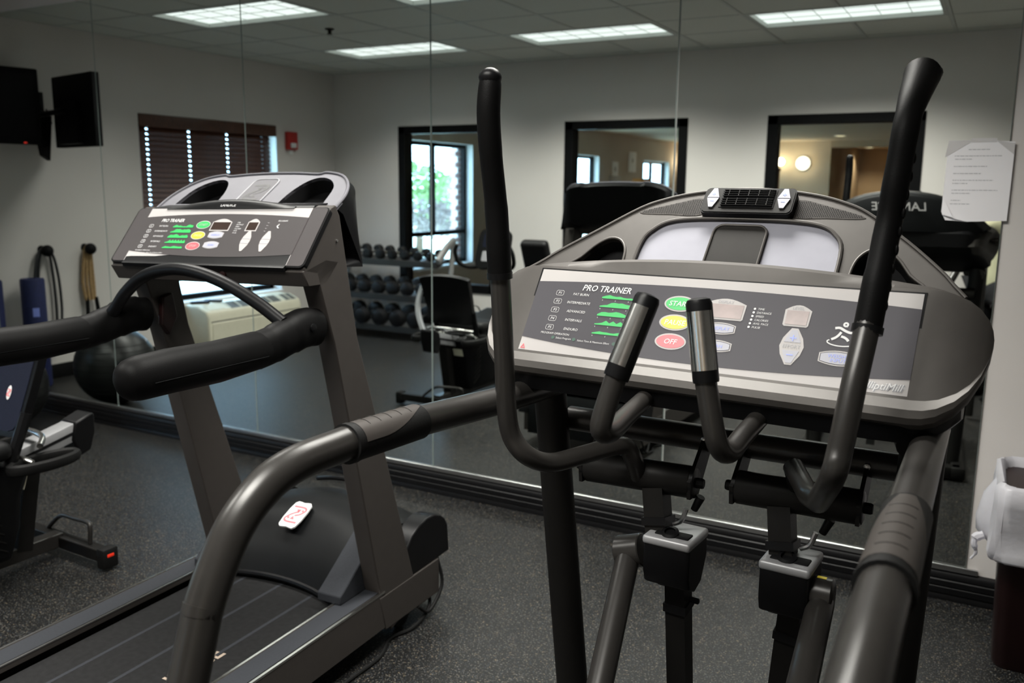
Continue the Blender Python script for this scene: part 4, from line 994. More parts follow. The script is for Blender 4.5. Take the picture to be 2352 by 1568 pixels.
# motor hood: domed cover
def msec(y, zt, zc, inset=0):
    out = []
    for k in range(15):
        u = -.32+.64*k/14; out.append(Tb(u, y+.055*(1-(u/.32)**2)*0, zt+(zc-zt)*(1-(u/.33)**2)))
    return out
secs = []
for (yf, zt, zc) in ((.250, .190, .200), (.262, .196, .222), (.285, .235, .262), (.33, .285, .320), (.40, .335, .375), (.50, .362, .408), (.60, .368, .415), (.70, .352, .398), (.745, .330, .372)):
    row = []
    for k in range(17):
        u = -.318+.636*k/16; row.append(Tb(u, yf+(.075*(1-(u/.318)**2)*(1 if yf < .45 else .3))-.035, zt+(zc-zt)*(1-(u/.318)**2)))
    secs.append(row)
mh = obj('motor_hood', MB().loft(secs, False, False), 'hood', TR, sharp=60)
obj('hood_front_lip', MB().tube([p+V((0, 0, .004)) for p in secs[0]], .010, 8), 'blackp', mh)
obj('hood_top_bar', MB().tube(catmull([Tb(-.20, .74, .40), Tb(-.08, .70, .432), Tb(.03, .685, .440), Tb(.05, .68, .432)], 5), .009, 8), 'blackp', mh)
obj('hood_front_face', MB().loft([[Tb(u, y, z) for y, z in ((.745, .33), (.775, .27), (.775, .08), (.70, .08))] for u in (-.318, .318)], False, False), 'hood', TR)
for s_ in (-1, 1):
    obj('hood_side', MB().loft([[Tb(s_*u, y, z) for y, z in ((.45, .20), (.48, .29), (.53, .345), (.58, .368), (.63, .378), (.68, .374), (.72, .360), (.75, .338), (.77, .305), (.78, .20))] for u in (.31, .384)]), 'blackp', TR, bevel=.006)
    obj('hood_foot', MB().loft([[Tb(s_*u, y, z) for y, z in ((.205, .214), (.205, .243), (.225, .255), (.43, .400), (.47, .40), (.47, .214))] for u in (.228, .322)]), 'tread', TR, bevel=.004)
FE = (Tb(-.03, .455, .394), TXF, (TY*1.0+TZ*.35).normalized(), (TZ-TY*.35).normalized())
FE = (Tb(-.035, .415, .3845), TXF, (TY*.88+TZ*.42).normalized(), (TZ*.88-TY*.42).normalized())
eb = obj('emblem_badge', MB().plate(smooth2([(-.036, -.052), (0, -.058), (.036, -.052), (.036, .052), (0, .058), (-.036, .052)], 3), [], FE, .006, .0045), 'white', mh)
em = MB(); emblem(em, FE, (0, 0), .058, .0052); obj('badge_print', em, 'red', mh)
for s_ in (-1, 1):
    for y in (.52, -.9): obj('wheel', MB().lathe([(.046, -.014), (.050, -.010), (.050, .010), (.046, .014)], Tb(s_*.33, y, .05), TXF, 20), 'rubber', TR)
obj('lift_frame', MB().loft([[Tb(u, y, z) for y, z in ((.30, .05), (.30, .09), (.66, .09), (.66, .05))] for u in (-.30, .30)]), 'blackp', TR)
cp = [Tb(.34, .62, .12), Tb(.36, .66, .09), Tb(.38, .64, .03), Tb(.39, .52, .010), Tb(.36, .42, .008), Tb(.40, .30, .008), Tb(.395, .12, .008), Tb(.40, -.1, .008)]
obj('power_cord', MB().tube(catmull(cp, 6), .0065, 8), 'rubber', TR)
obj('power_cord_loop', MB().tube(catmull([Tb(.38, .70, .20), Tb(.40, .70, .10), Tb(.395, .62, .03), Tb(.385, .56, .07)], 6), .0065, 8), 'rubber', TR)

# foam hand rails
for s_ in (-1, 1):
    u = .352*s_ if s_ > 0 else -.352
    P = [Tb(u, .085, 1.135), Tb(u, .03, 1.140), Tb(u, -.03, 1.128), Tb(u, -.10, 1.112), Tb(u, -.16, 1.104)]
    nk = obj('rail_neck', MB().tube(catmull(P, 6), [.044]*4+[.046]*8+[.043]*6+[.041]*7, 20, sq=1.25), 'foam', TR)
    Q = [Tb(u, -.125, 1.104), Tb(u, -.135, 1.105), Tb(u, -.16, 1.106), Tb(u, -.30, 1.100), Tb(u, -.45, 1.104), Tb(u, -.540, 1.103), Tb(u, -.562, 1.102), Tb(u, -.577, 1.101), Tb(u, -.587, 1.100), Tb(u, -.591, 1.099)]
    fo = obj('foam_grip', MB().tube(Q, [.030, .041, .045, .047, .047, .0455, .042, .035, .023, .006], 24, sq=1.15), 'foam', TR)
    for q in (0, 1): obj('mould_line', MB().tube([Tb(u+(.0466 if q else -.0466), y, 1.094) for y in (-.16, -.30, -.45, -.53)], .0008, 6), 'hood', fo)
    obj('rail_boss', MB().lathe([(.012, 0), (.012, .004), (.008, .006)], Tb(u+s_*.046, .02, 1.145), TXF*s_, 12), 'blackp', nk)
cb = [Tb(-.352, -.06, 1.135), Tb(-.315, -.055, 1.170), Tb(-.26, -.055, 1.225), Tb(-.17, -.06, 1.278), Tb(-.05, -.065, 1.303), Tb(.06, -.065, 1.295), Tb(.17, -.06, 1.262), Tb(.27, -.055, 1.215), Tb(.352, -.05, 1.165)]
obj('cross_handle', MB().tube(catmull(cb, 6), .0185, 16), 'blackp', TR)
obj('bottle_bracket', MB().loft([[Tb(u, y, z) for y, z in ((.12, 1.19), (.16, 1.20), (.175, 1.12), (.14, 1.06), (.11, 1.10))] for u in (-.322, -.30)]), 'maroon', TR, bevel=.004)

# ================================================================== recumbent bike at the left
BX = -3.36
BK = thing('recumbent_bike', 'black recumbent exercise bike with blue mesh seat back at the left edge', 'exercise bike', (BX, -1.9, 0))
st = obj('rear_stabilizer', MB().tube([(BX-.29, -1.420, .062), (BX+.285, -1.435, .062)], .036, 4, up=(0, 1, 1)), 'frame2', BK, bevel=.005)
for s_, x in ((-1, BX-.29), (1, BX+.285)):
    e = obj('end_cap', MB().box((x+s_*.022, -1.43, .052), (.05, .07, .086), None, .010), 'rubber', BK)
    obj('red_marker', MB().box((x+s_*.0475, -1.433, .066), (.002, .030, .012), None, .0008), mat('marker_red', (.75, .03, .01), .4, emit=(1, .05, .02), es=.15) if s_ > 0 else 'signred', e)  # near marker gets a weak added glow, though it is no lamp
lh = [ay(105, 1222, -1.41), ay(118, 1203, -1.41), ay(141, 1183, -1.415), ay(168, 1189, -1.42), ay(200, 1199, -1.425), ay(207, 1212, -1.43), ay(207, 1247, -1.435)]
obj('lift_handle', MB().tube(catmull(lh, 5), .0095, 10), 'frame', BK)
obj('base_beam', MB().tube([(BX+.0, -1.43, .070), (BX, -2.62, .070)], .042, 4, up=(1, 0, 1)), 'frame', BK, bevel=.004)
obj('front_stabilizer', MB().tube([(BX-.26, -2.62, .055), (BX+.26, -2.62, .055)], .036, 4, up=(0, 1, 1)), 'frame2', BK, bevel=.005)
def bsec(x, sc):
    P = [(-1.70, .10), (-1.655, .22), (-1.64, .34), (-1.60, .43), (-1.575, .475), (-1.66, .50), (-1.85, .52), (-2.15, .60), (-2.30, .62), (-2.42, .50), (-2.44, .30), (-2.36, .10)]
    return [V((x, -2.0+(y+2.0)*sc, .30+(z-.30)*sc)) for y, z in P]
sh = obj('shroud', MB().loft([bsec(BX-.125, .90), bsec(BX-.105, 1), bsec(BX+.105, 1), bsec(BX+.125, .90)]), 'blackp', BK, bevel=.006)
for s_ in (-1, 1):
    for k in range(7): obj('louver', MB().box((BX+s_*.126, -1.765-.004*k, .17+.036*k), (.006, .10, .007), M.Rotation(R(-33), 3, 'X'), .002), 'frame2', sh)
for k, dx in enumerate((-.055, .06)): obj('warning_sticker', MB().box((BX+dx, -1.617+k*.004, .385), (.075, .002, .055), M.Rotation(R(-20), 3, 'X')), 'ptac', sh)
ra, rb = ax(178, 968, BX+.02), V((BX, -1.98, .40)); d_ = (rb-ra).normalized(); nrm = V((0, -d_.z, d_.y)); nrm = nrm if nrm.z > 0 else -nrm
rr_ = M((V((1, 0, 0)), d_, nrm)).transposed()
rl_ = obj('seat_rail', MB().box((ra+rb)/2-nrm*.02, (.085, (rb-ra).length, .075), rr_, .006), 'satin', BK)
obj('rail_groove', MB().box((ra+rb)/2-nrm*.02+V((.0435, 0, 0)), (.004, (rb-ra).length*.98, .012), rr_), 'blackm', rl_)
obj('rail_end_cap', MB().loft([[V((BX+.02+sx*.050, ra.y+y, ra.z+z)) for y, z in ((-.045, .012), (.035, .040), (.048, .030), (.045, -.045), (.02, -.12), (-.03, -.135), (-.06, -.06))] for sx in (-1, 1)]), 'blackp', BK, bevel=.008)
obj('rail_post', MB().tube([(BX, -1.52, .50), (BX, -1.60, .08)], .045, 4, up=(1, 1, 0)), 'frame2', BK)
# seat
sb0, sb1 = V((BX-.01, -1.675, .60)), V((BX-.01, -1.560, .930)); ud = (sb1-sb0).normalized(); nf = V((0, -ud.z, ud.y))
FS = (sb0, V((1, 0, 0)), ud, nf)
seat = obj('seat_back', MB().plate(smooth2([(-.170, 0), (0, -.01), (.170, 0), (.192, .12), (.200, .30), (.185, .345), (0, .365), (-.185, .345), (-.200, .30), (-.192, .12)], 4), [], FS, .035, 0), 'blackp', BK, bevel=.008)
obj('mesh_panel', MB().plate(smooth2([(-.150, .02), (0, .012), (.150, .02), (.172, .13), (.178, .30), (.165, .325), (0, .340), (-.165, .325), (-.178, .30), (-.172, .13)], 4), [], FS, .004, .003), 'bluemesh', seat)
obj('seat_logo', MB().plate(ell(.078, .155, .013, .028, 16), [], FS, .001, .0050), 'white', seat)
em = MB(); emblem(em, FS, (.078, .155), .020, .0056); obj('logo_print', em, 'red', seat)
obj('seat_back_strut', MB().tube([(BX+.17, -1.63, .68), (BX+.16, -1.70, .50)], .022, 8), 'blackp', BK)
obj('seat_back_strut', MB().tube([(BX-.17, -1.63, .68), (BX-.16, -1.70, .50)], .022, 8), 'blackp', BK)
obj('seat_cushion', MB().box((BX, -1.88, .545), (.40, .36, .075), M.Rotation(R(4), 3, 'X'), .034, 4), 'pad', BK)
obj('seat_carriage', MB().box((BX, -1.80, .485), (.16, .30, .06), None, .008), 'blackp', BK)
for s_ in (-1, 1):
    c_ = V((BX+s_*.245, -1.60, .485)); P = [c_+V((s_*(-.035+.055*math.cos(t)), .135*math.sin(t), 0)) for t in [2*math.pi*k/24 for k in range(24)]]
    obj('side_handle', MB().tube(P, .015, 8, closed=True, sq=1.5), 'rubber', BK)
    obj('side_handle_bar', MB().tube(catmull([(BX+s_*.08, -1.68, .50), (BX+s_*.15, -1.66, .505), (BX+s_*.20, -1.64, .49)], 5), .012, 10), 'steel', BK)
obj('rear_cross_handle', MB().tube(catmull([(BX-.19, -1.60, .545), (BX-.12, -1.545, .56), (BX, -1.53, .565), (BX+.12, -1.545, .56), (BX+.19, -1.60, .545)], 5), .012, 12), 'steel', BK)
obj('seat_side_guard', MB().loft([[V((BX-.225-.045*math.sin(math.pi*k/8)+w, -1.57+y, .53+.32*k/8)) for (w, y) in ((0, -.012), (.03, -.012), (.03, .012), (0, .012))] for k in range(9)]), 'towel', BK, sharp=60)
# mast, console, handlebar, pedals
obj('console_mast', MB().tube(catmull([(BX, -2.28, .55), (BX, -2.26, .80), (BX, -2.20, 1.00)], 5), .030, 14), 'frame', BK)
cf = V((BX+.02, -2.16, 1.09)); uu = V((0, -.35, .94)).normalized(); nn = V((0, uu.z, -uu.y)); FC = (cf, V((-1, 0, 0)), uu, nn)
cn = obj('console', MB().plate(smooth2([(-.12, -.14), (0, -.15), (.12, -.14), (.135, .05), (.11, .145), (0, .155), (-.11, .145), (-.135, .05)], 4), [], FC, .045, 0), 'hood', BK, bevel=.006)
obj('console_screen', MB().plate(rrect(-.09, .01, .09, .115, .01), [], FC, .001, .0015), 'bluemesh', cn)
obj('console_keys', MB().plate(rrect(-.08, -.10, .08, -.02, .01), [], FC, .001, .0015), 'greyprint', cn)
for s_ in (-1, 1): obj('handlebar', MB().tube(catmull([(BX, -2.19, .98), (BX+s_*.15, -2.15, .945), (BX+s_*.235, -2.10, .975), (BX+s_*.25, -2.06, 1.06), (BX+s_*.225, -2.05, 1.12)], 6), .016, 10), 'rubber', BK)
for s_ in (-1, 1):
    cr = V((BX+s_*.14, -2.22, .42)); pe = cr+V((s_*.09, .10*s_, -.13*s_))
    obj('crank', MB().tube([cr, cr+V((s_*.02, .10*s_, -.13*s_))], .014, 8), 'alum', BK)
    pd = obj('pedal', MB().box(pe, (.10, .11, .03), None, .006), 'blackm', BK)
    obj('pedal_strap', MB().tube([pe+V((.05*math.cos(t), 0, .012+.06*math.sin(t))) for t in [math.pi*k/10 for k in range(11)]], .010, 6, sq=.3), 'rubber', pd)

# ================================================================== dumbbell rack by the back wall
RX0, RX1 = -6.28, -4.93
RK = thing('dumbbell_rack', 'grey three tier dumbbell rack against the back wall', 'rack', ((RX0+RX1)/2, -3.9, 0))
TIERS = [(.775, -3.93), (.43, -3.80), (.13, -3.68)]
for (z, y) in TIERS:
    tr = obj('shelf', MB().loft([[V((x, y+a, z+c_)) for a, c_ in ((-.115, .036), (-.11, .040), (.115, .0), (.125, .022), (.135, .018), (.12, -.045), (.11, -.045), (-.115, .028))] for x in (RX0+.02, RX1-.02)]), 'rackd', RK)
for x in (RX0, RX1):
    obj('end_frame', MB().tube(catmull([(x, -4.10, 1.0), (x, -3.96, .93), (x, -3.80, .80)], 5), .030, 8, sq=1.4), 'rack', RK)
    obj('end_leg', MB().tube([(x, -4.09, .99), (x, -4.02, .5), (x, -3.95, .05)], .028, 8), 'rack', RK)
    obj('end_brace', MB().tube(catmull([(x, -3.98, .50), (x, -3.86, .40), (x, -3.66, .05)], 5), .026, 8), 'rack', RK)
    obj('end_foot', MB().bb((x-.04, -4.10, 0), (x+.04, -3.52, .05), .010), 'rackd', RK)
def make_db(s):
    t = thing('dumbbell', '', 'dumbbell', (0, 0, 0), 'rubber dumbbells on the rack')
    r, l, hl = .066*s, .074*s, .13
    for sg in (-1, 1): obj('head', MB().lathe([(r*.7, sg*(hl/2-.002)), (r, sg*(hl/2+.012)), (r*1.02, sg*(hl/2+l*.5)), (r*.96, sg*(hl/2+l*.9)), (r*.7, sg*(hl/2+l))], (0, 0, 0), (0, 1, 0), 10), 'hexr', t, sharp=50)
    obj('handle', MB().tube([(0, -hl/2, 0), (0, 0, 0), (0, hl/2, 0)], [.013, .016, .013], 12), 'chrome', t)
    return t
tn_ = ['top', 'middle', 'bottom']; sz = [.92, 1.08, 1.28]; num = [8, 7, 6]; ordn = ['first', 'second', 'third', 'fourth', 'fifth', 'sixth', 'seventh', 'eighth']
for ti, (z, y) in enumerate(TIERS):
    pr = make_db(sz[ti]); first = True
    for k in range(num[ti]):
        x = RX0+.12+(RX1-RX0-.24)*k/(num[ti]-1); lab = 'black dumbbell on the %s shelf of the rack, %s from the left wall' % (tn_[ti], ordn[k])
        if ti == 0 and k == 6: pass
        sc = 1.0 if ti else (1.0-.03*k)
        o = pr if first else dup(pr, (0, 0, 0))
        first = False
        o['label'] = lab; r = .066*sz[ti]*sc
        o.location = (x, y, z+.028+r*1.02); o.rotation_euler = (R(-9.5), 0, R(random.uniform(-3, 3))); o.scale = (sc,)*3

# ================================================================== incline bench
BN = thing('incline_bench', 'black padded incline bench near the back wall', 'bench', (-3.62, -3.4, 0))
obj('back_pad', MB().box((-3.62, -3.50, .79), (.27, .10, .64), M.Rotation(R(-24), 3, 'X'), .04, 4), 'pad', BN)
obj('seat_pad', MB().box((-3.62, -3.08, .45), (.27, .36, .08), None, .035, 4), 'pad', BN)
obj('spine', MB().tube([(-3.62, -2.90, .40), (-3.62, -3.66, .40)], .035, 4, up=(1, 0, 1)), 'rack', BN)
obj('pad_strut', MB().tube([(-3.62, -3.56, .40), (-3.62, -3.62, .72)], .022, 8), 'rack', BN)
for y in (-2.95, -3.62):
    obj('leg', MB().tube([(-3.62, y, .40), (-3.62, y, .05)], .03, 4, up=(1, 1, 0)), 'rack', BN); obj('foot_bar', MB().bb((-3.85, y-.03, 0), (-3.39, y+.03, .05), .01), 'rackd', BN)
obj('adjust_post', MB().tube([(-3.79, -3.60, .05), (-3.79, -3.60, .93)], .016, 8), 'rack', BN)

# ================================================================== left wall things
def wl(px, py, X=XL): return rx(px, py, X)
# television pair on swing arms
for k, (c0, yaw, w_, h_, lab) in enumerate(((V((-6.30, -.30, 0)), 12, .50, .54, 'black television facing the room beside the front left corner'),
                                            (V((-6.06, -.735, 0)), 101, .66, .52, 'second television seen from behind with its swing arm bracket'))):
    zc = (rx(30, 155, -6.30).z+rx(40, 330, -6.30).z)/2 if k == 0 else (rx(180, 180, -6.06).z+rx(170, 330, -6.06).z)/2
    c0.z = zc; rot = M.Rotation(R(yaw), 3, 'Z'); n_ = rot @ V((1, 0, 0)); s_ = rot @ V((0, 1, 0))
    if k: n_ = -n_
    F0 = (c0, s_ if not k else -s_, V((0, 0, 1)), n_)
    tv = thing('television', lab, 'television', (c0.x, c0.y, c0.z-h_/2), 'wall mounted televisions')
    obj('case', MB().plate(rrect(-w_/2, -h_/2, w_/2, h_/2, .012), [], F0, .05, 0), 'blackm', tv, bevel=.004)
    obj('screen', MB().plate(rrect(-w_/2+.035, -h_/2+.06, w_/2-.035, h_/2-.035, .004), [], F0, .001, .0015), 'blackp', tv)
    obj('rear_box', MB().plate(rrect(-w_*.30, -h_*.46, w_*.22, h_*.12, .02), [], (c0-n_*.05, F0[1], F0[2], n_), .05, 0), 'blackp', tv)
    if k == 0: obj('power_light', MB().plate(ell(-w_*.26, -h_/2+.012, .012, .006, 10), [], F0, .001, .003), mat('standby_red', (.6, .02, .02), .4, emit=(1, .05, .03), es=.4), tv)
    if k == 0:
        obj('swing_arm', MB().tube([(XL+.004, -.50, zc), (XL+.10, -.47, zc+.01), (c0.x-.08, -.36, zc)], .018, 8), 'blackp', tv)
    else:
        obj('wall_plate', MB().bb((XL, -.76, zc-.14), (XL+.03, -.60, zc+.16), .006), 'blackp', tv)
        obj('swing_arm', MB().tube([(XL+.03, -.68, zc), (XL+.22, -.62, zc-.02), (-6.10, -.64, zc)], .020, 8), 'blackp', tv)
        obj('arm_skirt', MB().loft([[V((XL+.10+w*.05, y, z)) for y, z in ((-.74, zc-.02), (-.60, zc-.05), (-.64, zc-.32), (-.70, zc-.36))] for w in (0, 1)]), 'blackp', tv, bevel=.006)
        for cc in ([(XL+.03, -.62, zc+.12), (XL+.10, -.55, zc+.05), (XL+.10, -.53, zc-.12), (XL+.06, -.58, zc-.20)], [(XL+.04, -.70, zc+.10), (XL+.16, -.72, zc-.08), (XL+.20, -.66, zc+.02)]):
            obj('cable', MB().tube(catmull(cc, 6), .006, 6), 'rubber', tv)
# fire alarm
p0, p1 = wl(653, 302), wl(678, 345)
fa = thing('fire_alarm', 'red fire alarm horn strobe on the left wall beside the blind', 'fire alarm', (XL, (p0.y+p1.y)/2, p1.z))
ya, yb = min(p0.y, p1.y), max(p0.y, p1.y)
obj('body', MB().bb((XL, ya, p1.z), (XL+.045, yb, p0.z), .008), 'signred', fa)
obj('strobe', MB().bb((XL+.045, ya+.05, p1.z+.02), (XL+.075, yb-.03, p1.z+.07), .01), 'white', fa)
obj('lower_plate', MB().bb((XL, ya+.05, p1.z-.045), (XL+.02, yb-.05, p1.z), .003), 'white_paint', fa)
# hooks with bands and ropes
for k, (px, py, lab, mt_, dz) in enumerate(((107, 576, 'dark resistance bands hanging from the hook nearest the mirror', 'band', .62), (206, 571, 'tan jump rope hanging from the hook nearer the blind', 'rope', .42))):
    h = wl(px, py, XL+.07)
    hk = thing('wall_hook', ['black knob wall hook carrying dark bands', 'black knob wall hook carrying the tan rope'][k], 'hook', (XL, h.y, h.z), 'knob hooks on the left wall')
    obj('stem', MB().tube([(XL, h.y, h.z+.01), (XL+.07, h.y, h.z)], .014, 10), 'blackm', hk); obj('knob', MB().ball((XL+.08, h.y, h.z), .046, 16, 10), 'blackm', hk)
    obj('mount_plate', MB().lathe([(.03, 0), (.03, .008), (.02, .012)], (XL, h.y, h.z+.01), (1, 0, 0), 14), 'blackm', hk)
    bt = thing('jump_rope' if k else 'resistance_bands', lab, 'rope' if k else 'band', (XL+.04, h.y, h.z-dz))
    wv = [(-.10, .04), (-.06, .035), (.07, .045), (.10, .05)] if k == 0 else [(-.035, .035), (-.005, .045), (.03, .05), (.055, .04)]
    for j, (dy, dx) in enumerate(wv):
        obj('strand', MB().tube(catmull([(XL+.035, h.y, h.z+.024), (XL+.038+dx*.2, h.y+dy*.6, h.z-.03), (XL+dx, h.y+dy, h.z-.20), (XL+dx, h.y+dy*1.1, h.z-dz*.7), (XL+dx+.01, h.y+dy*.9, h.z-dz)], 5), .011 if k == 0 else .013, 8), mt_, bt)
    for sg in (-1, 1): obj('handle', MB().tube([(XL+.06, h.y+sg*.05, h.z-dz-.13), (XL+.05, h.y+sg*.04, h.z-dz+.02)], [.018, .016], 10), 'blackm', bt)
# foam rollers standing on the floor
for k, (px, pyb, pyt, hw, lab) in enumerate(((92, 892, 638, 27, 'tall blue foam roller standing below the dark bands'), (-6, 905, 643, 28, 'blue foam roller at the very left edge'))):
    b0 = rx(px, 860, XL+.16); b0.z = 0; zt = rx(px, pyt, XL+.16).z
    d = (b0-V((CAM.x, -CAM.y, CAM.z))).length; r = .085
    rl2 = thing('foam_roller', lab, 'foam roller', b0, 'blue foam rollers')
    obj('body', MB().lathe([(r*.94, 0), (r, .012), (r, zt-.012), (r*.94, zt), (r*.35, zt), (r*.35, zt-.05), (.01, zt-.05)], b0, n=28), 'bluefoam', rl2)
    obj('label_patch', MB().add([b0+V((math.cos(a)*(r+.0008), math.sin(a)*(r+.0008), z)) for z in (zt*.66, zt*.74) for a in (R(10), R(25), R(40))], [(0, 1, 4, 3), (1, 2, 5, 4)]), 'blue', rl2)
# exercise ball
bp_ = rz(266, 838, .275)
eb_ = thing('exercise_ball', 'big black exercise ball on the floor by the left wall', 'ball', (bp_.x, bp_.y, 0))
obj('ball_skin', MB().ball((bp_.x, bp_.y, .275), .275, 40, 24), 'ball', eb_)
for k in range(-4, 5):
    a = R(k*9); obj('ring_groove', MB().tube([(bp_.x+.2752*math.cos(a)*math.cos(t), bp_.y+.2752*math.cos(a)*math.sin(t), .275+.2752*math.sin(a)) for t in [2*math.pi*j/40 for j in range(40)]], .0018, 6, closed=True), 'rubber', eb_)
obj('valve_plug', MB().lathe([(.012, 0), (.012, .003), (.004, .004)], (bp_.x+.275*.6, bp_.y-.275*.8*.6, .275+.275*.64), (.6, -.48, .64), 12), 'greyprint', eb_)
# packaged air conditioner under the window
PX1 = XL+.34; pya, pyb, pz = -3.20, -1.98, .455
AC = thing('air_conditioner', 'ivory through wall air conditioner below the blind window', 'air conditioner', (XL+.17, (pya+pyb)/2, 0))
obj('cabinet', MB().loft([[V((x, y, z)) for x, z in ((XL, .03), (PX1, .03), (PX1, pz-.10), (PX1-.02, pz-.05), (XL+.20, pz-.002), (XL, pz))] for y in (pya, pyb)]), 'ptac', AC, bevel=.018)
obj('front_panel', MB().loft([[V((x, y, z)) for x, z in ((PX1-.003, .06), (PX1+.008, .06), (PX1+.008, pz-.16), (PX1-.003, pz-.15))] for y in (pya+.04, pyb-.04)]), 'ptac', AC, bevel=.004)
obj('panel_gap', MB().bb((PX1-.004, pya+.03, pz-.152), (PX1+.002, pyb-.03, pz-.140)), 'ptacg', AC)
tn2 = V((PX1-.02-(XL+.20), 0, -.048)).normalized(); tno = V((.048, 0, PX1-.02-(XL+.20))).normalized()
for (ya, yb) in ((-2.95, -2.28), (-3.16, -3.00)):
    gr_ = obj('vent_grille', MB().loft([[V((XL+.205, y, pz-.001)), V((XL+.205, y, pz+.002)), V((PX1-.03, y, pz-.046)), V((PX1-.03, y, pz-.049))] for y in (ya, yb)]), 'ptacg', AC)
    n_ = max(2, int((yb-ya)/.13))
    for k in range(n_+1):
        y = ya+(yb-ya)*k/n_; obj('vent_bar', MB().loft([[V((XL+.205, y+d, pz+.002)), V((XL+.205, y+d, pz+.006)), V((PX1-.03, y+d, pz-.041)), V((PX1-.03, y+d, pz-.045))] for d in (-.006, .006)]), 'ptac', gr_)
obj('control_flap', MB().loft([[V((XL+.215, y, pz-.003)), V((XL+.215, y, pz+.003)), V((PX1-.04, y, pz-.038)), V((PX1-.04, y, pz-.044))] for y in (-2.22, -2.03)]), 'ptac', AC)
for k, (yy, an, lab, mt_) in enumerate(((-2.10, 35, 'blue and black remote control lying on the air conditioner', 'bluefoam'), (-2.26, 75, 'grey remote control lying beside the blue one', 'btn'))):
    c_ = V((XL+.105, yy, pz+.012)); rot = M.Rotation(R(an), 3, 'Z')
    rc = thing('remote_control', lab, 'remote', c_, 'remotes on the air conditioner')
    obj('case', MB().box(c_, (.05, .17, .020), rot, .007), 'blackm', rc); obj('face', MB().box(c_+V((0, 0, .0105)), (.042, .15, .002), rot, .0008), mt_, rc)
    for j in range(4): obj('key', MB().box(c_+rot @ V((0, -.05+.03*j, .0125)), (.02, .012, .003), rot, .001), 'greyprint', rc)

# ================================================================== paper notice taped to the mirror
c = [ay(2160, 505, -.002), ay(2312, 508, -.002), ay(2325, 318, -.002), ay(2165, 325, -.002)]
PN = thing('paper_notice', 'white printed paper notice taped to the right end of the mirror', 'notice', (c[0]+c[1])/2)
O_ = c[0]; Ux = (c[1]-c[0]).normalized(); Wz = V((0, 0, 1)); w_ = (c[1]-c[0]).length; h_ = c[3].z-c[0].z
FN = (V((O_.x, -.002, O_.z)), V((1, 0, 0)), Wz, V((0, -1, 0)))
obj('sheet', MB().plate([(.015, 0), (w_*.40, -.004), (w_, .002), (w_+.002, h_*.985), (w_*.80, h_), (w_*.35, h_*1.005), (.004, h_*.985), (0, .03)], [], FN, .0004, 0), 'paper', PN)
obj('folded_corner', MB().add([FN[0]+V((x, y, z)) for x, y, z in ((.0, -.001, .085), (.090, -.001, -.004), (.040, -.010, .010), (.004, -.006, .020))], [(0, 3, 2), (2, 3, 1)]), 'paper', PN)
m = mat('clear_tape', (.62, .60, .60), .25, var=.03, coat=.3); 
for k, (a, b_) in enumerate((([(-.004, h_*.80), (w_*.40, h_*1.01), (w_*.02, h_*1.01)], 0), ([(w_*.72, h_*1.01), (w_*1.005, h_*.83), (w_*1.005, h_*.97)], 0))):
    obj('tape', MB().plate(a, [], FN, .0003, .0008), m, PN)
obj('tape', MB().plate([(w_*.36, h_*.985), (w_*.74, h_*.985), (w_*.74, h_*1.035), (w_*.36, h_*1.035)], [], FN, .0003, .0006), m, PN)
tx = MB(); rnd = random.Random(5)
for (row, x0, x1) in ((.105, .33, .66), (.185, .13, .84), (.225, .14, .40), (.315, .13, .63), (.405, .13, .56), (.490, .13, .74), (.530, .13, .36), (.615, .13, .82), (.655, .13, .42), (.745, .13, .28), (.79, .12, .43)):
    x = x0*w_
    while x < x1*w_:
        l = rnd.uniform(.004, .014); tx.plate([(x, h_*(1-row)-.0008), (min(x+l, x1*w_), h_*(1-row)-.0008), (min(x+l, x1*w_), h_*(1-row)+.0010), (x, h_*(1-row)+.0010)], [], FN, 0, .0005); x += l+.0022
obj('print_lines', tx, 'greyprint', PN, kind='stuff')

# ================================================================== waste bin with liner
BB = thing('waste_bin', 'dark maroon waste bin with a white liner at the right edge', 'bin', (.30, -.31, 0))
def brect(z, e=0., n=6, wob=0., seed=0):
    t = z/.62; x0, x1, y0, y1 = .108-.022*t-e, .475+.035*t+e, -.465-.03*t-e, -.165+.03*t+e
    return [V((a+wob*math.sin(9*i+seed), b_+wob*math.cos(7*i+seed), z)) for i, (a, b_) in enumerate(rrect(x0, y0, x1, y1, .045, n))]
obj('body', MB().loft([brect(0), brect(.01, .003), brect(.60)]), 'maroon', BB, sharp=50)
obj('rim', MB().loft([brect(.585, .012), brect(.615, .012), brect(.62, .004), brect(.60, -.004)], True, False), 'maroon', BB)
obj('liner', MB().loft([brect(.30, -.02), brect(.56, -.014, wob=.003), brect(.612, -.008, wob=.003), brect(.632, .004, wob=.006, seed=1), brect(.622, .020, wob=.004, seed=2), brect(.56, .024, wob=.006, seed=3), brect(.48, .026, wob=.008, seed=4), brect(.405, .030, wob=.010, seed=5), brect(.385, .034, wob=.006, seed=6), brect(.375, .026, wob=.006, seed=6)], True, False), 'bag', BB, sharp=70)
kx = ay(2262, 1205, -.40)
obj('liner_bulge', MB().loft([[V((.085-.055*s2, -.42+.15*k, z)) for k, z, s2 in ((0, .62, 0), (.3, .58, .5), (.6, .50, .9), (1, .41, .3), (1, .40, 0), (0, .45, 0))] for _ in (0, 1)], True, False) if False else MB().loft([[V((.078-b2*math.sin(math.pi*t), -.44+.16*t, z)) for t in [k/8 for k in range(9)]] for z, b2 in ((.615, .012), (.56, .045), (.48, .062), (.43, .058), (.405, .03))], False, False), 'bag', BB, sharp=80)
obj('liner_knot', MB().tube(catmull([(.045, -.42, .43), (.025, -.425, .42), (.02, -.43, .40), (.028, -.43, .37), (.015, -.43, .345)], 5), [.014]*3+[.016]*4+[.010]*6+[.006]*4+[.004]*4, 8), 'bag', BB)

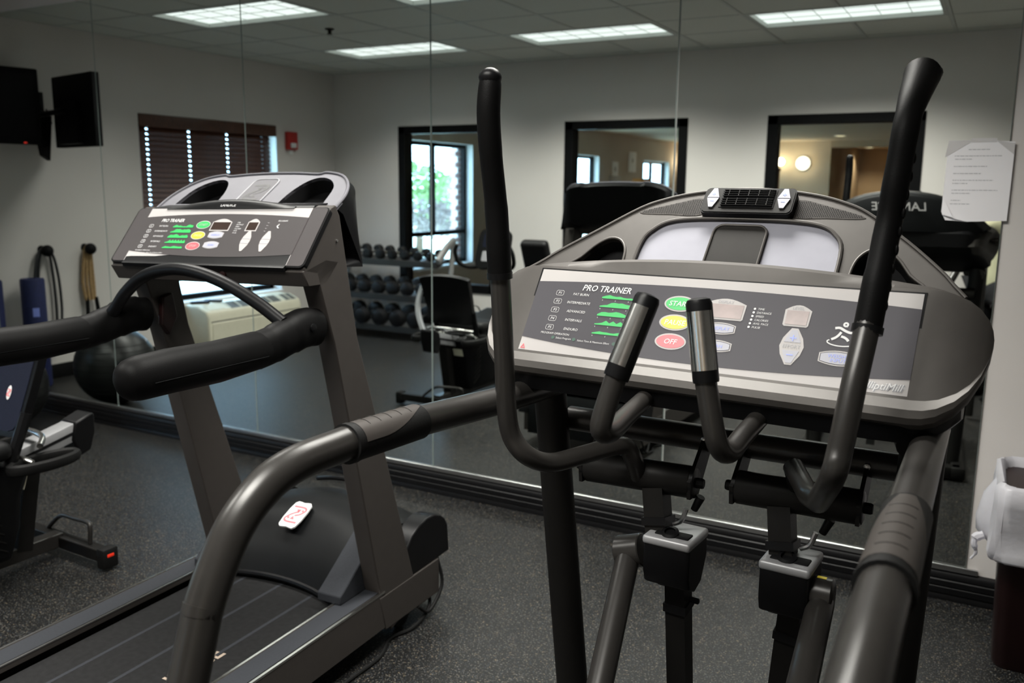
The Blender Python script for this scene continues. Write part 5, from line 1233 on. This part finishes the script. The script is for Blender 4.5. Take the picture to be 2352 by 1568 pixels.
# ================================================================== the person taking the picture (seen in the mirror)
def skin(name, nodes, edges, m, parent, sub=2, root=0, label=None):
    off = LOC[parent]; me = bpy.data.meshes.new(name); me.from_pydata([V(n[0])-off for n in nodes], edges, [])
    o = bpy.data.objects.new(name, me); COL.objects.link(o); o.parent = parent; LOC[o] = off
    sk = o.modifiers.new('skin', 'SKIN'); sk.use_smooth_shade = True; sk.branch_smoothing = .6
    for i, n in enumerate(nodes):
        d = me.skin_vertices[0].data[i]; r = n[1]; d.radius = r if isinstance(r, tuple) else (r, r); d.use_root = (i == root)
    s = o.modifiers.new('sub', 'SUBSURF'); s.levels = sub; s.render_levels = sub
    me.materials.append(MT[m]); tag(o, label); return o
fd, rd = V((-.483, .876, 0)), V((.876, .483, 0))
HC = V((.055, -3.795, 1.575))                      # head centre, behind the camera
def B(r, f, z): return V((HC.x, HC.y, 0))+rd*r+fd*f+V((0, 0, z))
PS = thing('person', 'person in pale yellow shirt and dark trousers photographing, reflected beside the notice', 'person', (HC.x-.02, HC.y-.05, 0))
pel = B(-.09, -.07, .90); che = B(-.08, -.075, 1.20); nec = B(-.04, -.06, 1.40)
shR, shL = B(.12, -.07, 1.36), B(-.27, -.06, 1.345)
elR, elL = B(.24, .03, 1.16), B(-.36, .08, 1.13)
haR, haL = B(.075, .150, 1.515), B(-.055, .165, 1.475)
N = []; E_ = []
def nd(p, r, par=None):
    N.append((p, r)); i = len(N)-1
    if par is not None: E_.append((par, i))
    return i
i0 = nd(pel, (.13, .10)); i1 = nd((pel+che)/2, (.125, .095), i0); i2 = nd(che, (.145, .105), i1); i3 = nd(nec-V((0, 0, .05)), (.09, .07), i2); i4 = nd(nec, .055, i3); i5 = nd(nec+V((0, 0, .06))+(HC-nec)*.3, .052, i4)
h0 = nd(HC-V((0, 0, .07))+fd*.02, (.068, .075), i5); h1 = nd(HC+V((0, 0, .02)), (.078, .095), h0); h2 = nd(HC+V((0, 0, .09)), (.062, .075), h1)
nose = nd(HC+fd*.098-V((0, 0, .02)), .012, h1)
for sh, el, ha, s_ in ((shR, elR, haR, 1), (shL, elL, haL, -1)):
    a = nd(sh, .058, i3); b_ = nd((sh+el)/2, .047, a); c_ = nd(el, .040, b_); w = nd(el+(ha-el)*.82, .027, nd((el+ha)/2, .036, c_)); p = nd(ha, (.036, .020), w)
    wd = (ha-el).normalized(); sd = rd*(-s_)
    for k in range(4):
        q = ha+rd*(.012*(k-1.5))*0+V((0, 0, .018*(1.5-k)))+wd*.025+sd*.018; q2 = q+fd*.030+sd*.010; q3 = q2+fd*.010+sd*(.030-.003*abs(k-1.3)); 
        nd(q3, .0075, nd(q2, .0085, nd(q, .0095, p)))
    nd(ha+V((0, 0, .030))-fd*.02+sd*.035, .009, nd(ha+V((0, 0, .024))-fd*.012+sd*.012, .011, p))
for s_ in (-1, 1):
    hp = pel+rd*(.095*s_)-V((0, 0, .05)); kn = hp+fd*.02-V((0, 0, .40)); an = kn-fd*.02-V((0, 0, .38))
    a = nd(hp, .088, i0); k_ = nd(kn, .060, nd((hp+kn)/2, .075, a)); an_ = nd(an, .042, nd((kn+an)/2, .055, k_)); nd(an+fd*.13-V((0, 0, .028)), (.04, .028), an_)
skin('body', N, E_, 'skin', PS)
# shirt: torso and short sleeves, loose
N = []; E_ = []
j0 = nd(B(-.09, -.07, .73), (.205, .155)); j1 = nd(B(-.09, -.07, .95), (.185, .140), j0); j2 = nd(che, (.195, .145), j1); j3 = nd(nec-V((0, 0, .06)), (.125, .095), j2); nd(nec-V((0, 0, .005)), (.070, .066), j3)
for sh, el in ((shR, elR), (shL, elL)): nd(sh+(el-sh)*.85, .072, nd(sh+(el-sh)*.4, .070, nd(sh, .080, j3)))
skin('shirt', N, E_, 'shirt', PS, root=0)
N = []; E_ = []
t0 = nd(pel-V((0, 0, .02)), (.158, .125))
for s_ in (-1, 1):
    hp = pel+rd*(.095*s_)-V((0, 0, .07)); kn = hp+fd*.02-V((0, 0, .39)); an = kn-fd*.02-V((0, 0, .36))
    nd(an, .068, nd((kn+an)/2, .070, nd(kn, .078, nd((hp+kn)/2, .092, nd(hp, .105, t0)))))
    ft = an+fd*.05; ft.z = .0
    shoe = MB(); F_ = [(.045, -.09, 0), (.048, 0, 0), (.050, .10, 0), (.040, .165, 0)]
    secs = []
    for wv, f, _ in F_:
        hh = .075 if f < .05 else .055 if f < .12 else .035
        secs.append([an*1.0+V((0, 0, -an.z))+fd*f+rd*(wv*math.cos(t))+V((0, 0, max(0, hh*(.5+.5*math.sin(t))))) for t in [2*math.pi*k/12 for k in range(12)]])
    obj('shoe', MB().loft(secs), 'blackm', PS, sharp=60)
skin('trousers', N, E_, 'trouser', PS)
# hair cap
hm = MB()
secs = []
for k in range(7):
    t = R(12+13.5*k); secs.append([HC+V((0, 0, .03))+rd*(.085*math.sin(t)*math.cos(a))+fd*(.103*math.sin(t)*math.sin(a)-.012)+V((0, 0, .128*math.cos(t)-(.05 if math.sin(a) < -.2 else 0)*k/6)) for a in [2*math.pi*j/20 for j in range(20)]])
hm.loft(secs); obj('hair', hm, 'hair', PS, sharp=80)
for s_ in (-1, 1):
    e_ = HC+fd*.088+rd*(.032*s_)+V((0, 0, .012)); obj('eye', MB().ball(e_, .012, 12, 8), 'white', PS); obj('ear', MB().ball(HC+rd*(.086*s_)-V((0, 0, .005)), (.012, .018, .030), 12, 8), 'skin', PS)
obj('mouth', MB().ball(HC+fd*.086-V((0, 0, .062)), (.022, .010, .007), 12, 6), 'signred', PS)
# the camera in the hands
cr = M((rd, fd, V((0, 0, 1)))).transposed(); cb_ = CAM-fd*.098
PC = thing('photo_camera', 'black camera held up by the reflected person', 'camera', cb_-V((0, 0, .05)))
obj('camera_body', MB().box(cb_+rd*.01, (.135, .055, .095), cr, .012, 3), 'blackm', PC)
obj('camera_lens', MB().lathe([(.033, 0), (.033, .035), (.030, .040), (.030, .052), (.024, .054), (.022, .050)], cb_+fd*.026, fd, 24), 'blackp', PC)
obj('flash_hump', MB().box(cb_+V((0, 0, .055)), (.055, .050, .030), cr, .010, 3), 'blackm', PC)
obj('shutter_button', MB().lathe([(.007, 0), (.007, .006), (.004, .008)], cb_+rd*.052+V((0, 0, .047)), (0, 0, 1), 12), 'alum', PC)
